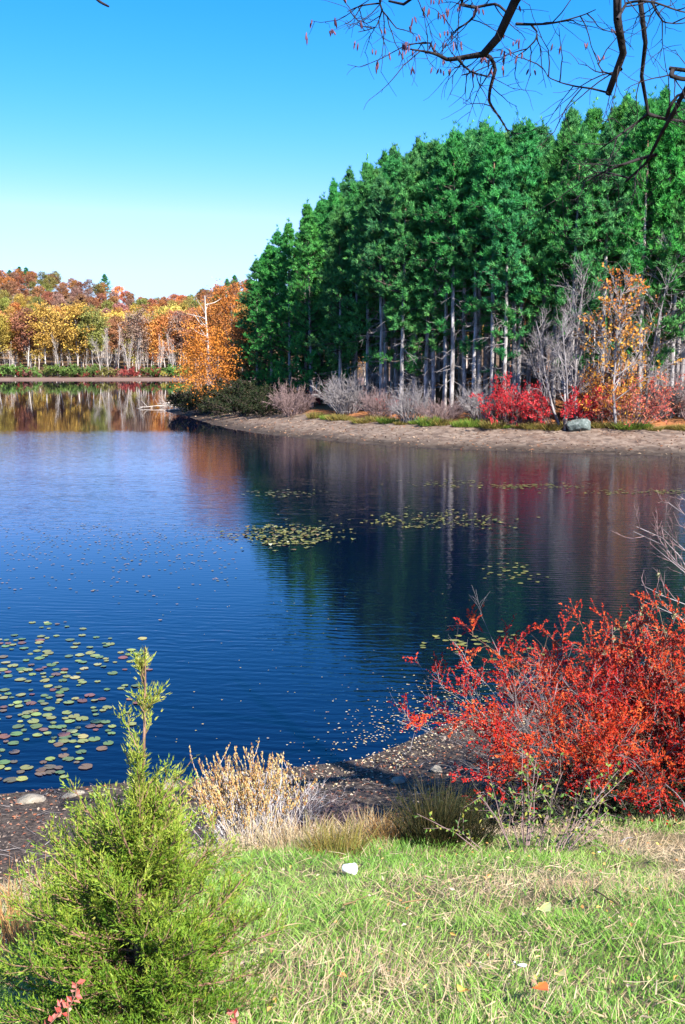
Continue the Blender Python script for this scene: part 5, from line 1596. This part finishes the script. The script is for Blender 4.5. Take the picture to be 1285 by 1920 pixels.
tA = np.array([-0.15, 0.15, 5.6]); tB = np.array([-0.1, 0.1, 4.2])
LIMBS = [
    # (name, points, depth from/to, radius from/to, start on trunk)
    ("limb", [(1120, -230), (1040, -120), (992, -40), (978, 0), (967, 18), (949, 51), (932, 72), (918, 84), (907, 101)], 5.0, 5.6, 0.040, 0.019, tA),
    ("limb", [(1180, -200), (1160, -80), (1149, 0), (1157, 32), (1162, 64), (1168, 107), (1166, 128), (1155, 160), (1141, 176)], 4.6, 5.0, 0.034, 0.015, tA),
    ("limb", [(1230, -160), (1200, -60), (1194, 0), (1193, 34), (1207, 70), (1213, 101), (1201, 138), (1203, 162), (1213, 187), (1216, 214)], 4.9, 5.4, 0.026, 0.008, tA),
    ("limb", [(1420, 40), (1330, 120), (1278, 180), (1258, 222), (1240, 252), (1231, 290), (1210, 316), (1174, 340)], 4.8, 5.6, 0.024, 0.006, tB),
    ("limb", [(1450, 160), (1350, 140), (1290, 134), (1255, 128)], 4.9, 5.0, 0.026, 0.009, tB),
    ("limb", [(1000, -260), (900, -140), (840, -60), (781, 0), (765, 5), (749, 6), (730, 2)], 5.2, 5.8, 0.022, 0.006, tA + [0, 0, 1.2]),
]
BR = [
    ([(907, 101), (877, 106), (840, 112), (818, 101), (795, 96), (769, 92)], 5.6, 5.7, 0.017, 0.004),
    ([(858, 107), (861, 112), (869, 123), (880, 131), (882, 137), (866, 141)], 5.65, 5.6, 0.010, 0.003),
    ([(880, 134), (892, 137), (904, 140)], 5.6, 5.6, 0.005, 0.002),
    ([(818, 101), (812, 92), (808, 80), (790, 82), (780, 81)], 5.7, 5.7, 0.006, 0.002),
    ([(907, 101), (920, 107), (928, 122), (929, 134), (921, 158), (917, 180), (918, 192), (929, 209), (942, 228), (953, 246)], 5.6, 5.9, 0.012, 0.004),
    ([(968, 45), (996, 46), (1026, 45), (1050, 41), (1069, 36), (1095, 28), (1117, 18)], 5.5, 5.3, 0.008, 0.002),
    ([(996, 46), (1008, 60), (1005, 75), (985, 95), (965, 108)], 5.5, 5.6, 0.006, 0.002),
    ([(866, 8), (880, 12), (893, 14), (912, 10), (932, 7), (945, 18), (955, 28)], 5.7, 5.5, 0.010, 0.006),
    ([(893, 14), (890, 30), (880, 40), (858, 55), (845, 72)], 5.7, 5.8, 0.008, 0.002),
    ([(868, -6), (866, 6), (870, 11)], 5.8, 5.7, 0.008, 0.006),
    ([(712, -8), (713, 8), (717, 20), (728, 33), (738, 46)], 5.8, 5.9, 0.007, 0.003),
    ([(717, 18), (712, 34), (706, 50), (690, 56), (672, 60)], 5.8, 5.9, 0.005, 0.002),
    ([(713, 6), (700, 7), (680, 10), (665, 15), (652, 22)], 5.8, 5.9, 0.005, 0.002),
    ([(1141, 174), (1110, 166), (1080, 162), (1055, 156), (1030, 146), (1018, 128)], 5.0, 5.2, 0.005, 0.0015),
    ([(1165, 130), (1155, 132), (1146, 140), (1130, 134), (1120, 118)], 5.0, 5.1, 0.008, 0.002),
    ([(1158, 36), (1175, 6), (1200, 1), (1225, 4), (1250, 12), (1270, 20), (1290, 24)], 4.7, 4.9, 0.008, 0.003),
    ([(1222, 4), (1232, 24), (1245, 42), (1270, 45), (1290, 42)], 4.8, 4.9, 0.006, 0.002),
    ([(1216, 212), (1205, 222), (1180, 240), (1150, 262), (1125, 280)], 5.4, 5.5, 0.008, 0.003),
    ([(1216, 214), (1240, 222), (1270, 226), (1300, 232)], 5.4, 5.3, 0.010, 0.006),
    ([(1250, 225), (1256, 200), (1270, 180), (1300, 168)], 5.3, 5.2, 0.010, 0.006),
    ([(1231, 290), (1205, 296), (1170, 308), (1138, 320), (1110, 334), (1090, 345)], 5.4, 5.6, 0.010, 0.003),
    ([(1180, 334), (1150, 326), (1120, 322), (1095, 335)], 5.6, 5.7, 0.006, 0.002),
    ([(1262, 130), (1258, 142), (1275, 148), (1300, 150)], 5.0, 5.0, 0.012, 0.010),
    ([(204, 12), (196, 8), (186, 2), (170, -14), (150, -60)], 4.4, 4.3, 0.004, 0.010),
]
PODP = []
ALLP = []
for k, (nm, pts, y0, y1, r0, r1, st) in enumerate(LIMBS):
    P = np.concatenate([st[None], px_path(pts, y0, y1)])
    Pm = resample(P, 26); g = G()
    Pm[1:-1] += r_.normal(0, 0.012, (24, 3))
    rr = np.interp(np.linspace(0, 1, 26), [0, 0.15, 0.5, 1], [r0 * 2.4, r0 * 1.5, r0, r1])
    tubes(g, Pm[None], rr[None], 7); g.obj("limb", M_darkbark, root); ALLP.append(Pm[12:])
g = G()
P = np.array([[-0.05, 0.3, 7.6], [-2.2, 0.6, 8.4], [-5.0, 0.2, 6.6], at(-20, -150, 4.3) - tp, at(150, -60, 4.3) - tp])
tubes(g, resample(P, 20)[None], np.linspace(0.08, 0.012, 20)[None], 6); g.obj("limb", M_darkbark, root)
g = G()
for pts, y0, y1, r0, r1 in BR:
    Pm = resample(px_path(pts, y0, y1), 14); g = G(); tubes(g, Pm[None], np.linspace(r0, r1, 14)[None], 5); g.obj("branch", M_darkbark, root)
    if pts[0][0] > 300:
        ALLP.append(Pm)
g = G(); TW = []
for Pm in ALLP:
    k = max(3, int(len(Pm) * 0.42))
    Q, D, t, i = along(r_, Pm[None], k, 0.15, 1.0)
    T1 = grow(r_, Q, splay(r_, D, 30, 75, -0.1), r_.uniform(0.10, 0.40, len(Q)), 7, -0.02, 0.16); tubes(g, T1, np.linspace(0.0032, 0.0012, 7)[None], 4)
    Q, D, t, i = along(r_, T1, 3, 0.25, 1.0)
    T2 = grow(r_, Q, splay(r_, D, 30, 65, -0.1), r_.uniform(0.05, 0.18, len(Q)), 5, -0.03, 0.16); tubes(g, T2, np.linspace(0.0017, 0.0009, 5)[None], 3)
    TW.append(T2[:, -1]); TW.append(T1[:, -1])
g.obj("twigs", M_darkbark, root)["kind"] = "stuff"
TW = np.concatenate(TW)
uvv = TW + tp
uu = 642.5 + FPX * uvv[:, 0] / (uvv[:, 1] * CP)
el_ = np.arctan2(uvv[:, 2] - 6.0, uvv[:, 1])
sel = TW[(r_.random(len(TW)) < np.where(uu < 1130, 0.34, 0.04)) & (el_ > 0.25)]
sel = np.repeat(sel, 2, 0) + r_.normal(0, 0.012, (2 * len(sel), 3)) * [1, 1, 0.4]
n = len(sel)
Dn = nrm(np.array([0, 0, -1.0]) + r_.normal(0, 0.22, (n, 3)))
Lp = r_.uniform(0.025, 0.052, n)
S = np.stack([sel, sel + Dn * (Lp * 0.3)[:, None], sel + Dn * (Lp * 0.7)[:, None], sel + Dn * Lp[:, None]], 1)
g = G(); tubes(g, S, np.array([[0.0012, 0.0050, 0.0048, 0.001]]), 5, r_.random(n))
o = g.obj("seed_pods", leaf_mat("seed_pods", [(0.03, 0.010, 0.02), (0.09, 0.03, 0.05), (0.20, 0.08, 0.10)], 0.5, 0.1, 0.3), root); o["kind"] = "stuff"
